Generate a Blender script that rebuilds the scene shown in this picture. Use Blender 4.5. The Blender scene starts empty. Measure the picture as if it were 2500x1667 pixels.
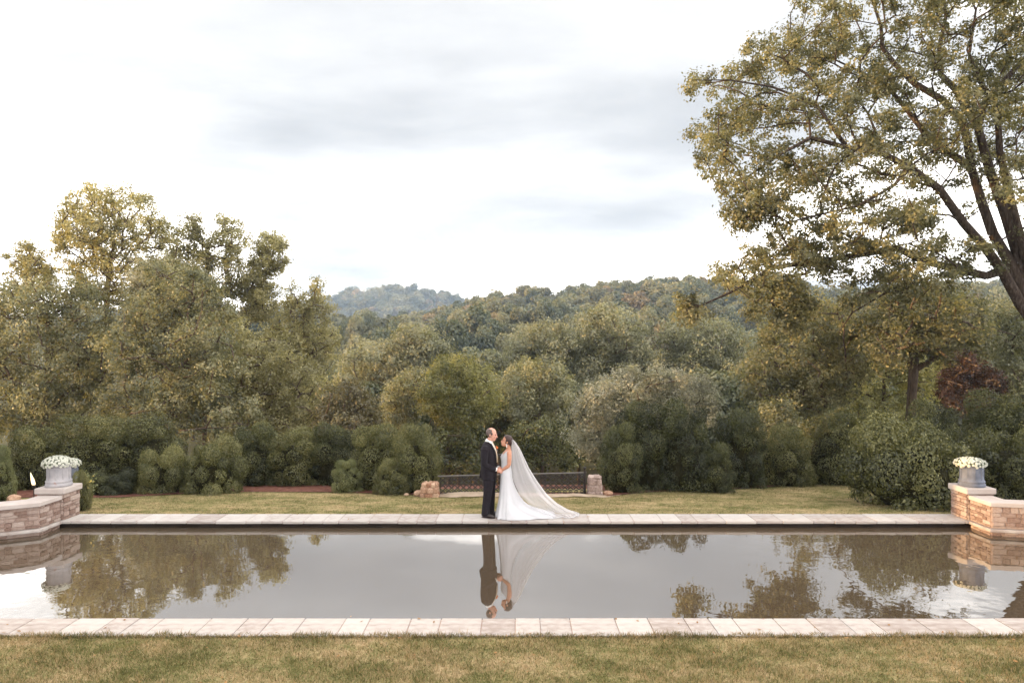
import bpy, bmesh, math, random
import numpy as np
from mathutils import Vector, Matrix

# ------------------------------------------------------------------ camera, sky, sun, exposure
SC = bpy.context.scene
COL = SC.collection
F, HC, XV, YH = 1666.7, 3.54, 1258.0, 850.0       # focal length in photo pixels, camera height over the water
S = 2500.0 / 2352.0
cam = bpy.data.cameras.new('camera')
cam.sensor_width = 36.0
cam.lens = 24.0
cam.shift_x = -8.0 / 2500
cam.shift_y = 16.5 / 2500
cam.clip_start = 0.1
cam.clip_end = 6000
cam_ob = bpy.data.objects.new('camera', cam)
COL.objects.link(cam_ob)
cam_ob.location = (0, 0, HC)
cam_ob.rotation_euler = (math.radians(90), 0, 0)
SC.camera = cam_ob

SUN_DIR = Vector((1.0, 0.06, -0.075)).normalized()     # the way the light travels: low, from the left
world = bpy.data.worlds.new('World')
SC.world = world
world.use_nodes = True
wn, wl = world.node_tree.nodes, world.node_tree.links
wn.clear()


def wnode(t, **kw):
    n = wn.new(t)
    for k, v in kw.items():
        setattr(n, k, v)
    return n


def wmath(op, a, b=None, c=None):
    n = wn.new('ShaderNodeMath')
    n.operation = op
    for i, v in enumerate((a, b, c)):
        if v is None:
            continue
        if isinstance(v, (int, float)):
            n.inputs[i].default_value = v
        else:
            wl.new(v, n.inputs[i])
    return n.outputs[0]


sky = wnode('ShaderNodeTexSky', sky_type='NISHITA', sun_disc=False)
sky.sun_elevation = math.radians(4.5)
sky.sun_rotation = math.atan2(-SUN_DIR.x, -SUN_DIR.y)
tc = wnode('ShaderNodeTexCoord')
sp = wnode('ShaderNodeSeparateXYZ')
wl.new(tc.outputs['Generated'], sp.inputs[0])
zz = wmath('ADD', wmath('MAXIMUM', sp.outputs[2], 0.0), 0.16)
cx = wmath('DIVIDE', sp.outputs[0], zz)
cy = wmath('DIVIDE', sp.outputs[1], zz)
cb = wnode('ShaderNodeCombineXYZ')
wl.new(cx, cb.inputs[0]); wl.new(cy, cb.inputs[1])
CLOUD_SEED = 9.2


def wnoise(scale, detail, rough, dist, z, sx=1.0, sy=1.0):
    mp = wnode('ShaderNodeMapping')
    mp.inputs['Scale'].default_value = (sx, sy, 1)
    mp.inputs['Location'].default_value = (z * 1.7, z * 0.6 - 1.0, z)
    wl.new(cb.outputs[0], mp.inputs[0])
    n = wnode('ShaderNodeTexNoise')
    n.inputs['Scale'].default_value = scale
    n.inputs['Detail'].default_value = detail
    n.inputs['Roughness'].default_value = rough
    n.inputs['Distortion'].default_value = dist
    wl.new(mp.outputs[0], n.inputs['Vector'])
    return n.outputs['Fac']


n1 = wnoise(0.55, 9, 0.52, 0.35, CLOUD_SEED, 0.75, 1.0)
n2 = wnoise(1.6, 8, 0.55, 0.2, CLOUD_SEED + 5, 0.6, 1.0)
nsum = wmath('ADD', wmath('MULTIPLY', n1, 0.78), wmath('MULTIPLY', n2, 0.22))
mr = wnode('ShaderNodeMapRange', interpolation_type='SMOOTHSTEP')
mr.inputs['From Min'].default_value = 0.475
mr.inputs['From Max'].default_value = 0.68
wl.new(nsum, mr.inputs['Value'])
cmix = wnode('ShaderNodeValToRGB')               # thin bright cloud -> thicker grey cloud
ce = cmix.color_ramp.elements
ce[0].position, ce[0].color = 0.0, (1.30, 1.24, 1.17, 1)
ce[1].position, ce[1].color = 1.0, (0.200, 0.203, 0.209, 1)
e3 = ce.new(0.36); e3.color = (0.300, 0.298, 0.297, 1)
wl.new(mr.outputs[0], cmix.inputs[0])
csc = wnode('ShaderNodeVectorMath', operation='SCALE')
csc.inputs['Scale'].default_value = 10.0
wl.new(cmix.outputs[0], csc.inputs[0])
smix = wnode('ShaderNodeMix', data_type='RGBA')
smix.inputs['Factor'].default_value = 0.95          # cloud cover
wl.new(sky.outputs[0], smix.inputs['A'])
wl.new(csc.outputs[0], smix.inputs['B'])
bg = wnode('ShaderNodeBackground')
bg.inputs['Strength'].default_value = 0.1
wl.new(smix.outputs['Result'], bg.inputs['Color'])
wo = wnode('ShaderNodeOutputWorld')
wl.new(bg.outputs[0], wo.inputs['Surface'])

sun = bpy.data.lights.new('sun', 'SUN')
sun.energy = 3.0
sun.angle = math.radians(0.5)
sun.color = (1.0, 0.60, 0.22)
sun_ob = bpy.data.objects.new('sun', sun)
COL.objects.link(sun_ob)
sun_ob.rotation_euler = SUN_DIR.to_track_quat('-Z', 'Y').to_euler()
sun_ob.location = (-30, 0, 30)

SC.view_settings.view_transform = 'Standard'
SC.view_settings.look = 'None'
SC.view_settings.exposure = 1.82
SC.view_settings.gamma = 1.0
SC.view_settings.use_curve_mapping = False
SC.render.engine = 'CYCLES'
cy_ = SC.cycles
cy_.use_denoising = True
cy_.max_bounces = 8
cy_.diffuse_bounces = 3
cy_.glossy_bounces = 3
cy_.transmission_bounces = 4
cy_.transparent_max_bounces = 12
cy_.volume_bounces = 0
cy_.sample_clamp_indirect = 6

R = random.Random(7)
NR = np.random.default_rng(11)


# ------------------------------------------------------------------ helpers
def pt(x, y, D):
    """photo pixel (in the 2352 wide view) at depth D -> world point"""
    return Vector(((x * S - XV) * D / F, D, HC - (y * S - YH) * D / F))


def tag(o, label=None, cat=None, group=None, kind=None):
    if label: o['label'] = label
    if cat: o['category'] = cat
    if group: o['group'] = group
    if kind: o['kind'] = kind
    return o


def empty(name, loc, rz=0.0):
    o = bpy.data.objects.new(name, None)
    o.empty_display_size = 0.2
    o.location = loc
    o.rotation_euler = (0, 0, rz)
    COL.objects.link(o)
    return o


def link(name, me, parent=None, loc=None):
    o = bpy.data.objects.new(name, me)
    if loc is not None: o.location = loc
    if parent is not None: o.parent = parent
    COL.objects.link(o)
    return o


def smooth(me):
    me.polygons.foreach_set('use_smooth', np.ones(len(me.polygons), dtype=bool))


class MB:
    """collects verts and faces for one mesh"""
    def __init__(self):
        self.v, self.f, self.m = [], [], []

    def add(self, vs, fs, mi=0):
        b = len(self.v)
        self.v += [tuple(p) for p in vs]
        self.f += [tuple(i + b for i in q) for q in fs]
        self.m += [mi] * len(fs)

    def box(self, c, s, mi=0, rz=0.0):
        cx_, cy2, cz = c
        hx, hy, hz = s[0] / 2, s[1] / 2, s[2] / 2
        ca, sa = math.cos(rz), math.sin(rz)
        vs = []
        for dz in (-hz, hz):
            for dx, dy in ((-hx, -hy), (hx, -hy), (hx, hy), (-hx, hy)):
                vs.append((cx_ + dx * ca - dy * sa, cy2 + dx * sa + dy * ca, cz + dz))
        self.add(vs, [(3, 2, 1, 0), (4, 5, 6, 7), (0, 1, 5, 4), (1, 2, 6, 5), (2, 3, 7, 6), (3, 0, 4, 7)], mi)

    def tube(self, pts, rad, seg=8, ref=(0, 1, 0), mi=0, cap=True):
        """swept tube; a radius is a number or (along ref, across)"""
        pts = [Vector(p) for p in pts]
        n = len(pts)
        vs, fs = [], []
        refv = Vector(ref)
        for i, p in enumerate(pts):
            t = (pts[min(i + 1, n - 1)] - pts[max(i - 1, 0)])
            if t.length < 1e-9: t = Vector((0, 0, 1))
            t.normalize()
            a = refv - t * refv.dot(t)
            if a.length < 1e-3:
                a = t.orthogonal()
            a.normalize()
            b = t.cross(a)
            r = rad[i] if isinstance(rad, (list, tuple)) else rad
            ra, rb = (r if isinstance(r, (list, tuple)) else (r, r))
            for k in range(seg):
                w = 2 * math.pi * k / seg
                vs.append(p + a * (ra * math.cos(w)) + b * (rb * math.sin(w)))
        for i in range(n - 1):
            for k in range(seg):
                k2 = (k + 1) % seg
                fs.append((i * seg + k, i * seg + k2, (i + 1) * seg + k2, (i + 1) * seg + k))
        if cap:
            fs.append(tuple(range(seg - 1, -1, -1)))
            fs.append(tuple((n - 1) * seg + k for k in range(seg)))
        self.add(vs, fs, mi)

    def ball(self, c, r, seg=12, rings=8, mi=0, mat=None):
        r = r if isinstance(r, (list, tuple)) else (r, r, r)
        vs, fs = [], []
        for i in range(rings + 1):
            th = math.pi * i / rings
            for k in range(seg):
                ph = 2 * math.pi * k / seg
                p = Vector((r[0] * math.sin(th) * math.cos(ph), r[1] * math.sin(th) * math.sin(ph), r[2] * math.cos(th)))
                if mat is not None: p = mat @ p
                vs.append(p + Vector(c))
        for i in range(rings):
            for k in range(seg):
                k2 = (k + 1) % seg
                fs.append((i * seg + k, (i + 1) * seg + k, (i + 1) * seg + k2, i * seg + k2))
        self.add(vs, fs, mi)

    def lathe(self, prof, seg=24, mi=0, c=(0, 0, 0)):
        vs, fs = [], []
        for r, z in prof:
            for k in range(seg):
                w = 2 * math.pi * k / seg
                vs.append((c[0] + r * math.cos(w), c[1] + r * math.sin(w), c[2] + z))
        n = len(prof)
        for i in range(n - 1):
            for k in range(seg):
                k2 = (k + 1) % seg
                fs.append((i * seg + k, i * seg + k2, (i + 1) * seg + k2, (i + 1) * seg + k))
        fs.append(tuple(range(seg - 1, -1, -1)))
        fs.append(tuple((n - 1) * seg + k for k in range(seg)))
        self.add(vs, fs, mi)

    def grid(self, rows, mi=0, closed=False):
        """rows of points -> quads"""
        n, m = len(rows), len(rows[0])
        vs = [p for r_ in rows for p in r_]
        fs = []
        for i in range(n - 1):
            for k in range(m if closed else m - 1):
                k2 = (k + 1) % m
                fs.append((i * m + k, i * m + k2, (i + 1) * m + k2, (i + 1) * m + k))
        self.add(vs, fs, mi)

    def mesh(self, name, mats, sm=False, off=None):
        me = bpy.data.meshes.new(name)
        v = self.v if off is None else [(p[0] - off[0], p[1] - off[1], p[2] - off[2]) for p in self.v]
        me.from_pydata(v, [], self.f)
        for m_ in (mats if isinstance(mats, (list, tuple)) else [mats]):
            me.materials.append(m_)
        if any(self.m): me.polygons.foreach_set('material_index', self.m)
        if sm: smooth(me)
        me.update()
        return me

    def obj(self, name, mats, parent=None, sm=False, off=None, loc=None):
        return link(name, self.mesh(name, mats, sm, off), parent, loc)


def remesh(mb, name, mat, voxel, its=2, off=None):
    """weld overlapping closed shapes into one continuous skin"""
    ob = mb.obj('tmp', mat, off=off)
    md = ob.modifiers.new('r', 'REMESH')
    md.mode = 'VOXEL'; md.voxel_size = voxel; md.use_smooth_shade = True
    if its:
        sm = ob.modifiers.new('s', 'SMOOTH'); sm.iterations = its; sm.factor = 0.5
    bpy.context.view_layer.update()
    dg = bpy.context.evaluated_depsgraph_get()
    me = bpy.data.meshes.new_from_object(ob.evaluated_get(dg))
    me.name = name
    old = ob.data
    bpy.data.objects.remove(ob)
    bpy.data.meshes.remove(old)
    if not me.materials: me.materials.append(mat)
    smooth(me)
    return me


def np_mesh(name, verts, k, mat, tone=None):
    """mesh of separate k-gons; verts (n*k,3)"""
    n = len(verts) // k
    me = bpy.data.meshes.new(name)
    me.vertices.add(n * k)
    me.vertices.foreach_set('co', np.ascontiguousarray(verts, dtype=np.float32).ravel())
    me.loops.add(n * k)
    me.loops.foreach_set('vertex_index', np.arange(n * k, dtype=np.int32))
    me.polygons.add(n)
    me.polygons.foreach_set('loop_start', np.arange(0, n * k, k, dtype=np.int32))
    me.update(calc_edges=True)
    me.materials.append(mat)
    if tone is not None:
        at = me.attributes.new('tone', 'FLOAT_COLOR', 'POINT')
        c = np.ones((n * k, 4), dtype=np.float32)
        c[:, 0] = np.repeat(tone[:, 0], k)
        c[:, 1] = np.repeat(tone[:, 1], k)
        c[:, 2] = np.repeat(tone[:, 2], k)
        at.data.foreach_set('color', c.ravel())
    return me


# ------------------------------------------------------------------ materials
def new_mat(name):
    m = bpy.data.materials.new(name)
    m.use_nodes = True
    nt = m.node_tree
    nt.nodes.clear()
    out = nt.nodes.new('ShaderNodeOutputMaterial')
    return m, nt, out


def N(nt, t, **kw):
    n = nt.nodes.new(t)
    for k, v in kw.items():
        setattr(n, k, v)
    return n


def rgba(c):
    return (c[0], c[1], c[2], 1.0)


def noise(nt, scale, detail=5, rough=0.55, coord='Object', stretch=None):
    t = N(nt, 'ShaderNodeTexCoord')
    src = t.outputs[coord]
    if coord == 'World':
        src = None
    if stretch:
        mp = N(nt, 'ShaderNodeMapping')
        mp.inputs['Scale'].default_value = stretch
        nt.links.new(src, mp.inputs[0]); src = mp.outputs[0]
    n = N(nt, 'ShaderNodeTexNoise')
    n.inputs['Scale'].default_value = scale
    n.inputs['Detail'].default_value = detail
    n.inputs['Roughness'].default_value = rough
    nt.links.new(src, n.inputs['Vector'])
    return n.outputs['Fac']


def ramp(nt, fac, stops):
    r = N(nt, 'ShaderNodeValToRGB')
    el = r.color_ramp.elements
    el[0].position, el[0].color = stops[0][0], rgba(stops[0][1])
    el[1].position, el[1].color = stops[1][0], rgba(stops[1][1])
    for p, c in stops[2:]:
        e = el.new(p); e.color = rgba(c)
    if fac is not None: nt.links.new(fac, r.inputs[0])
    return r.outputs[0]


def mixc(nt, fac, a, b, mode='MIX'):
    m = N(nt, 'ShaderNodeMix', data_type='RGBA', blend_type=mode)
    for nm, v in (('Factor', fac), ('A', a), ('B', b)):
        if isinstance(v, (int, float)): m.inputs[nm].default_value = v
        elif isinstance(v, tuple): m.inputs[nm].default_value = rgba(v)
        else: nt.links.new(v, m.inputs[nm])
    return m.outputs['Result']


def math_(nt, op, a, b=0.0):
    m = N(nt, 'ShaderNodeMath', operation=op)
    for i, v in enumerate((a, b)):
        if isinstance(v, (int, float)): m.inputs[i].default_value = v
        else: nt.links.new(v, m.inputs[i])
    return m.outputs[0]


def surf(name, stops, scale=6, rough=0.85, bump=0.3, bscale=30, spec=0.3, obj_var=0.0, stretch=None, sheen=0.0, bdist=0.01, detail=6):
    m, nt, out = new_mat(name)
    b = N(nt, 'ShaderNodeBsdfPrincipled')
    fac = noise(nt, scale, detail, 0.6, stretch=stretch)
    if obj_var:
        oi = N(nt, 'ShaderNodeObjectInfo')
        fac = math_(nt, 'ADD', fac, math_(nt, 'MULTIPLY', math_(nt, 'SUBTRACT', oi.outputs['Random'], 0.5), obj_var))
    nt.links.new(ramp(nt, fac, stops), b.inputs['Base Color'])
    b.inputs['Roughness'].default_value = rough
    b.inputs['Specular IOR Level'].default_value = spec
    if sheen:
        b.inputs['Sheen Weight'].default_value = sheen
    if bump:
        bp = N(nt, 'ShaderNodeBump')
        bp.inputs['Strength'].default_value = bump
        bp.inputs['Distance'].default_value = bdist
        nt.links.new(noise(nt, bscale, 6, 0.6), bp.inputs['Height'])
        nt.links.new(bp.outputs[0], b.inputs['Normal'])
    nt.links.new(b.outputs[0], out.inputs['Surface'])
    return m


def foliage(name, dark, mid, light, trans=0.25, obj_amt=0.35, accent=None):
    """leaves: colour from a per-leaf tone, a per-clump tone and a per-plant tone"""
    m, nt, out = new_mat(name)
    at = N(nt, 'ShaderNodeAttribute', attribute_name='tone')
    sep = N(nt, 'ShaderNodeSeparateColor')
    nt.links.new(at.outputs['Color'], sep.inputs[0])
    oi = N(nt, 'ShaderNodeObjectInfo')
    f = math_(nt, 'ADD', math_(nt, 'MULTIPLY', sep.outputs[0], 0.45), math_(nt, 'MULTIPLY', sep.outputs[1], 0.55))
    f = math_(nt, 'ADD', f, math_(nt, 'MULTIPLY', math_(nt, 'SUBTRACT', oi.outputs['Random'], 0.5), obj_amt))
    dark, mid, light = [tuple(min(0.5, q * k_) for q, k_ in zip(c_, (1.40, 1.50, 1.80))) for c_ in (dark, mid, light)]
    stops = [(0.1, dark), (0.9, light), (0.5, mid)]
    col = ramp(nt, f, stops)
    if accent:
        g = math_(nt, 'GREATER_THAN', sep.outputs[2], 0.93)
        col = mixc(nt, g, col, accent)
    d = N(nt, 'ShaderNodeBsdfDiffuse')
    t = N(nt, 'ShaderNodeBsdfTranslucent')
    g = N(nt, 'ShaderNodeBsdfGlossy')
    g.inputs['Roughness'].default_value = 0.45
    nt.links.new(col, d.inputs['Color'])
    nt.links.new(mixc(nt, 0.6, col, (1.0, 0.95, 0.35), 'MULTIPLY'), t.inputs['Color'])
    mx = N(nt, 'ShaderNodeMixShader'); mx.inputs[0].default_value = min(0.5, trans + 0.12)
    nt.links.new(d.outputs[0], mx.inputs[1]); nt.links.new(t.outputs[0], mx.inputs[2])
    m2 = N(nt, 'ShaderNodeMixShader'); m2.inputs[0].default_value = 0.035
    nt.links.new(mx.outputs[0], m2.inputs[1]); nt.links.new(g.outputs[0], m2.inputs[2])
    nt.links.new(m2.outputs[0], out.inputs['Surface'])
    return m


M = {}
M['bark'] = surf('bark', [(0.3, (0.055, 0.038, 0.03)), (0.7, (0.15, 0.115, 0.09))], 4, 0.95, 0.8, 18, 0.1, stretch=(3, 3, 0.7))
M['bark_grey'] = surf('bark_grey', [(0.3, (0.03, 0.021, 0.017)), (0.55, (0.075, 0.056, 0.046)), (0.75, (0.15, 0.125, 0.105))], 5, 0.95, 1.0, 16, 0.1, stretch=(3, 3, 0.5), bdist=0.06)
M['soil'] = surf('soil', [(0.3, (0.05, 0.045, 0.02)), (0.7, (0.10, 0.09, 0.04))], 0.4, 0.95, 0.6, 4, 0.1)
M['mulch'] = surf('mulch', [(0.35, (0.085, 0.034, 0.024)), (0.65, (0.21, 0.095, 0.07))], 9, 0.95, 1.0, 60, 0.1, bdist=0.03)
M['sand'] = surf('sand', [(0.3, (0.26, 0.20, 0.14)), (0.7, (0.42, 0.33, 0.26))], 3, 0.95, 0.6, 60, 0.1)
M['coping'] = surf('coping_stone', [(0.25, (0.26, 0.215, 0.195)), (0.75, (0.43, 0.40, 0.38)), (0.5, (0.37, 0.335, 0.315))], 2.2, 0.75, 0.25, 25, 0.25, obj_var=0.34, stretch=(1, 2.5, 1))
M['mortar'] = surf('mortar', [(0.3, (0.34, 0.24, 0.2)), (0.7, (0.48, 0.36, 0.31))], 20, 0.95, 0.4, 80, 0.1)
M['cap'] = surf('cap_stone', [(0.3, (0.35, 0.30, 0.275)), (0.7, (0.42, 0.375, 0.36))], 3, 0.8, 0.2, 30, 0.25)
M['stone'] = surf('wall_stone', [(0.2, (0.19, 0.12, 0.095)), (0.85, (0.42, 0.34, 0.30)), (0.5, (0.31, 0.225, 0.19))], 5, 0.9, 0.8, 22, 0.2, obj_var=0.55, bdist=0.02)
M['rubble'] = surf('rubble_stone', [(0.25, (0.19, 0.13, 0.11)), (0.75, (0.46, 0.36, 0.32))], 6, 0.9, 0.8, 18, 0.2, obj_var=0.5, bdist=0.02)
M['rubble_tan'] = surf('rubble_tan', [(0.25, (0.26, 0.13, 0.08)), (0.75, (0.55, 0.38, 0.27))], 6, 0.9, 0.8, 18, 0.2, obj_var=0.5, bdist=0.02)
M['poolwall'] = surf('pool_wall', [(0.3, (0.014, 0.010, 0.008)), (0.7, (0.035, 0.025, 0.02))], 5, 0.8, 0.5, 20, 0.2)
M['iron'] = surf('cast_iron', [(0.3, (0.010, 0.007, 0.0065)), (0.7, (0.026, 0.018, 0.016))], 8, 0.6, 0.3, 60, 0.4)
M['rail'] = surf('rail_sky_sheen', [(0.3, (0.07, 0.06, 0.056)), (0.7, (0.13, 0.115, 0.11))], 8, 0.4, 0.2, 60, 0.5)  # lighter than the iron: sky reflection painted into the top rail's colour
M['lead'] = surf('lead_urn', [(0.3, (0.075, 0.085, 0.115)), (0.7, (0.15, 0.165, 0.215))], 6, 0.7, 0.5, 40, 0.3)
M['lead_rust'] = surf('lead_urn_stained', [(0.3, (0.20, 0.195, 0.215)), (0.62, (0.34, 0.325, 0.34)), (0.68, (0.30, 0.16, 0.14))], 2.6, 0.75, 0.5, 40, 0.3)
M['petal'] = surf('petal', [(0.3, (0.55, 0.56, 0.47)), (0.7, (0.68, 0.68, 0.62))], 30, 0.7, 0.4, 120, 0.2)
M['sunlit_y'] = surf('sunlit_leaf_yellow', [(0.3, (0.75, 0.55, 0.10)), (0.7, (0.85, 0.72, 0.30))], 30, 0.7, 0.4, 120, 0.2)  # yellow stands for sunlight on the bush leaves by the left pier
M['suit'] = surf('suit_wool', [(0.3, (0.011, 0.009, 0.0115)), (0.7, (0.021, 0.0175, 0.022))], 40, 0.85, 0.35, 14, 0.1, sheen=0.02, bdist=0.02)
M['shoe'] = surf('shoe_leather', [(0.3, (0.012, 0.008, 0.008)), (0.7, (0.03, 0.02, 0.02))], 12, 0.3, 0.1, 30, 0.5)
M['shirt'] = surf('shirt_cotton', [(0.3, (0.74, 0.73, 0.72)), (0.7, (0.8, 0.79, 0.78))], 12, 0.8, 0.2, 40, 0.2)
M['tie'] = surf('tie_silk', [(0.3, (0.62, 0.50, 0.36)), (0.7, (0.72, 0.60, 0.45))], 60, 0.5, 0.2, 90, 0.4)
M['rose'] = surf('rose_orange', [(0.3, (0.55, 0.12, 0.03)), (0.7, (0.75, 0.24, 0.07))], 60, 0.7, 0.6, 120, 0.2)
M['dress'] = surf('dress_satin', [(0.3, (0.50, 0.50, 0.53)), (0.7, (0.53, 0.53, 0.56))], 5, 0.55, 0.25, 5, 0.3, bdist=0.03)
M['pearl'] = surf('pearl', [(0.3, (0.75, 0.7, 0.68)), (0.7, (0.85, 0.82, 0.8))], 40, 0.25, 0, 10, 0.5)
M['skin_m'] = surf('skin_pale', [(0.3, (0.50, 0.24, 0.17)), (0.7, (0.62, 0.34, 0.26))], 14, 0.55, 0.1, 60, 0.35)
M['skin_w'] = surf('skin_tan', [(0.3, (0.44, 0.20, 0.125)), (0.7, (0.53, 0.27, 0.18))], 14, 0.5, 0.1, 60, 0.35)
M['hair_m'] = surf('hair_greying', [(0.3, (0.06, 0.04, 0.035)), (0.7, (0.17, 0.13, 0.12))], 60, 0.6, 0.6, 90, 0.3, stretch=(1, 1, 0.2))
M['hair_w'] = surf('hair_brown', [(0.3, (0.018, 0.007, 0.005)), (0.7, (0.05, 0.018, 0.012))], 40, 0.4, 0.6, 60, 0.4, stretch=(0.3, 1, 1))
M['dark'] = surf('dark_detail', [(0.3, (0.02, 0.012, 0.01)), (0.7, (0.04, 0.02, 0.02))], 20, 0.4, 0, 10, 0.4)
M['lip'] = surf('lips', [(0.3, (0.36, 0.08, 0.07)), (0.7, (0.42, 0.11, 0.09))], 30, 0.5, 0, 10, 0.3)

# veil: sheer tulle
m, nt, out = new_mat('veil_tulle')
d = N(nt, 'ShaderNodeBsdfDiffuse'); d.inputs['Color'].default_value = (0.72, 0.70, 0.72, 1)
t = N(nt, 'ShaderNodeBsdfTranslucent'); t.inputs['Color'].default_value = (0.72, 0.70, 0.72, 1)
mx = N(nt, 'ShaderNodeMixShader'); mx.inputs[0].default_value = 0.5
nt.links.new(d.outputs[0], mx.inputs[1]); nt.links.new(t.outputs[0], mx.inputs[2])
tr = N(nt, 'ShaderNodeBsdfTransparent')
m2 = N(nt, 'ShaderNodeMixShader')
lw = N(nt, 'ShaderNodeLayerWeight'); lw.inputs['Blend'].default_value = 0.35
mrn = N(nt, 'ShaderNodeMapRange')
mrn.inputs['To Min'].default_value = 0.36; mrn.inputs['To Max'].default_value = 0.95
nt.links.new(lw.outputs['Facing'], mrn.inputs['Value'])
nt.links.new(mrn.outputs[0], m2.inputs[0])
nt.links.new(tr.outputs[0], m2.inputs[1]); nt.links.new(mx.outputs[0], m2.inputs[2])
nt.links.new(m2.outputs[0], out.inputs['Surface'])
M['veil'] = m

# pool water: murky brown with a mirror surface and faint ripples
m, nt, out = new_mat('pool_water')
b = N(nt, 'ShaderNodeBsdfPrincipled')
nt.links.new(ramp(nt, noise(nt, 0.5, 3), [(0.3, (0.066, 0.048, 0.031)), (0.7, (0.078, 0.057, 0.037))]), b.inputs['Base Color'])
b.inputs['Roughness'].default_value = 0.015
b.inputs['IOR'].default_value = 4.2
tcn = N(nt, 'ShaderNodeTexCoord')
spx = N(nt, 'ShaderNodeSeparateXYZ'); nt.links.new(tcn.outputs['Object'], spx.inputs[0])
ax = math_(nt, 'ABSOLUTE', math_(nt, 'ADD', spx.outputs[0], 1.0))
mrn = N(nt, 'ShaderNodeMapRange')               # breeze reaches the two ends of the pool more than its middle
mrn.inputs['From Min'].default_value = 1.5; mrn.inputs['From Max'].default_value = 6.5
mrn.inputs['To Min'].default_value = 0.08; mrn.inputs['To Max'].default_value = 1.0
nt.links.new(ax, mrn.inputs['Value'])
hgt = math_(nt, 'ADD', noise(nt, 2.2, 2, 0.5, stretch=(1.0, 1.0, 1)), math_(nt, 'MULTIPLY', noise(nt, 8.0, 2, 0.5), 0.12))
bp = N(nt, 'ShaderNodeBump'); bp.inputs['Distance'].default_value = 0.0032
nt.links.new(mrn.outputs[0], bp.inputs['Strength'])
nt.links.new(hgt, bp.inputs['Height'])
nt.links.new(bp.outputs[0], b.inputs['Normal'])
nt.links.new(b.outputs[0], out.inputs['Surface'])
M['water'] = m

# lawn soil under the blades + blades
def lawn_mat(name, blades):
    m, nt, out = new_mat(name)
    geo = N(nt, 'ShaderNodeNewGeometry')
    def wno(scale, detail, st=(1, 1, 1)):
        mp = N(nt, 'ShaderNodeMapping'); mp.inputs['Scale'].default_value = st
        nt.links.new(geo.outputs['Position'], mp.inputs[0])
        n = N(nt, 'ShaderNodeTexNoise'); n.inputs['Scale'].default_value = scale; n.inputs['Detail'].default_value = detail
        nt.links.new(mp.outputs[0], n.inputs['Vector'])
        return n.outputs['Fac']
    f = math_(nt, 'ADD', math_(nt, 'MULTIPLY', wno(0.9, 4, (1, 1.4, 1)), 0.55), math_(nt, 'MULTIPLY', wno(6, 3), 0.45))
    if blades:
        at = N(nt, 'ShaderNodeAttribute', attribute_name='tone')
        sep = N(nt, 'ShaderNodeSeparateColor'); nt.links.new(at.outputs['Color'], sep.inputs[0])
        f = math_(nt, 'ADD', f, math_(nt, 'MULTIPLY', math_(nt, 'SUBTRACT', sep.outputs[0], 0.5), 0.5))
    else:
        f = math_(nt, 'ADD', f, math_(nt, 'MULTIPLY', math_(nt, 'SUBTRACT', wno(45, 3), 0.5), 0.5))
    f = math_(nt, 'ADD', math_(nt, 'MULTIPLY', math_(nt, 'SUBTRACT', f, 0.5), 1.7), 0.5)
    col = ramp(nt, f, [(0.28, (0.095, 0.094, 0.036)), (0.74, (0.34, 0.255, 0.148)), (0.44, (0.168, 0.154, 0.068)), (0.58, (0.25, 0.202, 0.102))])
    d = N(nt, 'ShaderNodeBsdfDiffuse'); nt.links.new(col, d.inputs['Color'])
    if blades:
        t = N(nt, 'ShaderNodeBsdfTranslucent'); nt.links.new(col, t.inputs['Color'])
        mx = N(nt, 'ShaderNodeMixShader'); mx.inputs[0].default_value = 0.3
        nt.links.new(d.outputs[0], mx.inputs[1]); nt.links.new(t.outputs[0], mx.inputs[2])
        nt.links.new(mx.outputs[0], out.inputs['Surface'])
    else:
        nt.links.new(d.outputs[0], out.inputs['Surface'])
    return m
M['lawn'] = lawn_mat('lawn', False)
M['blades'] = lawn_mat('grass_blades', True)

# flame
m, nt, out = new_mat('flame')
e = N(nt, 'ShaderNodeEmission'); e.inputs['Strength'].default_value = 0.9
nt.links.new(ramp(nt, noise(nt, 8, 2), [(0.3, (1.0, 0.42, 0.08)), (0.6, (1.0, 0.85, 0.5))]), e.inputs['Color'])
nt.links.new(e.outputs[0], out.inputs['Surface'])
M['flame'] = m

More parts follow.
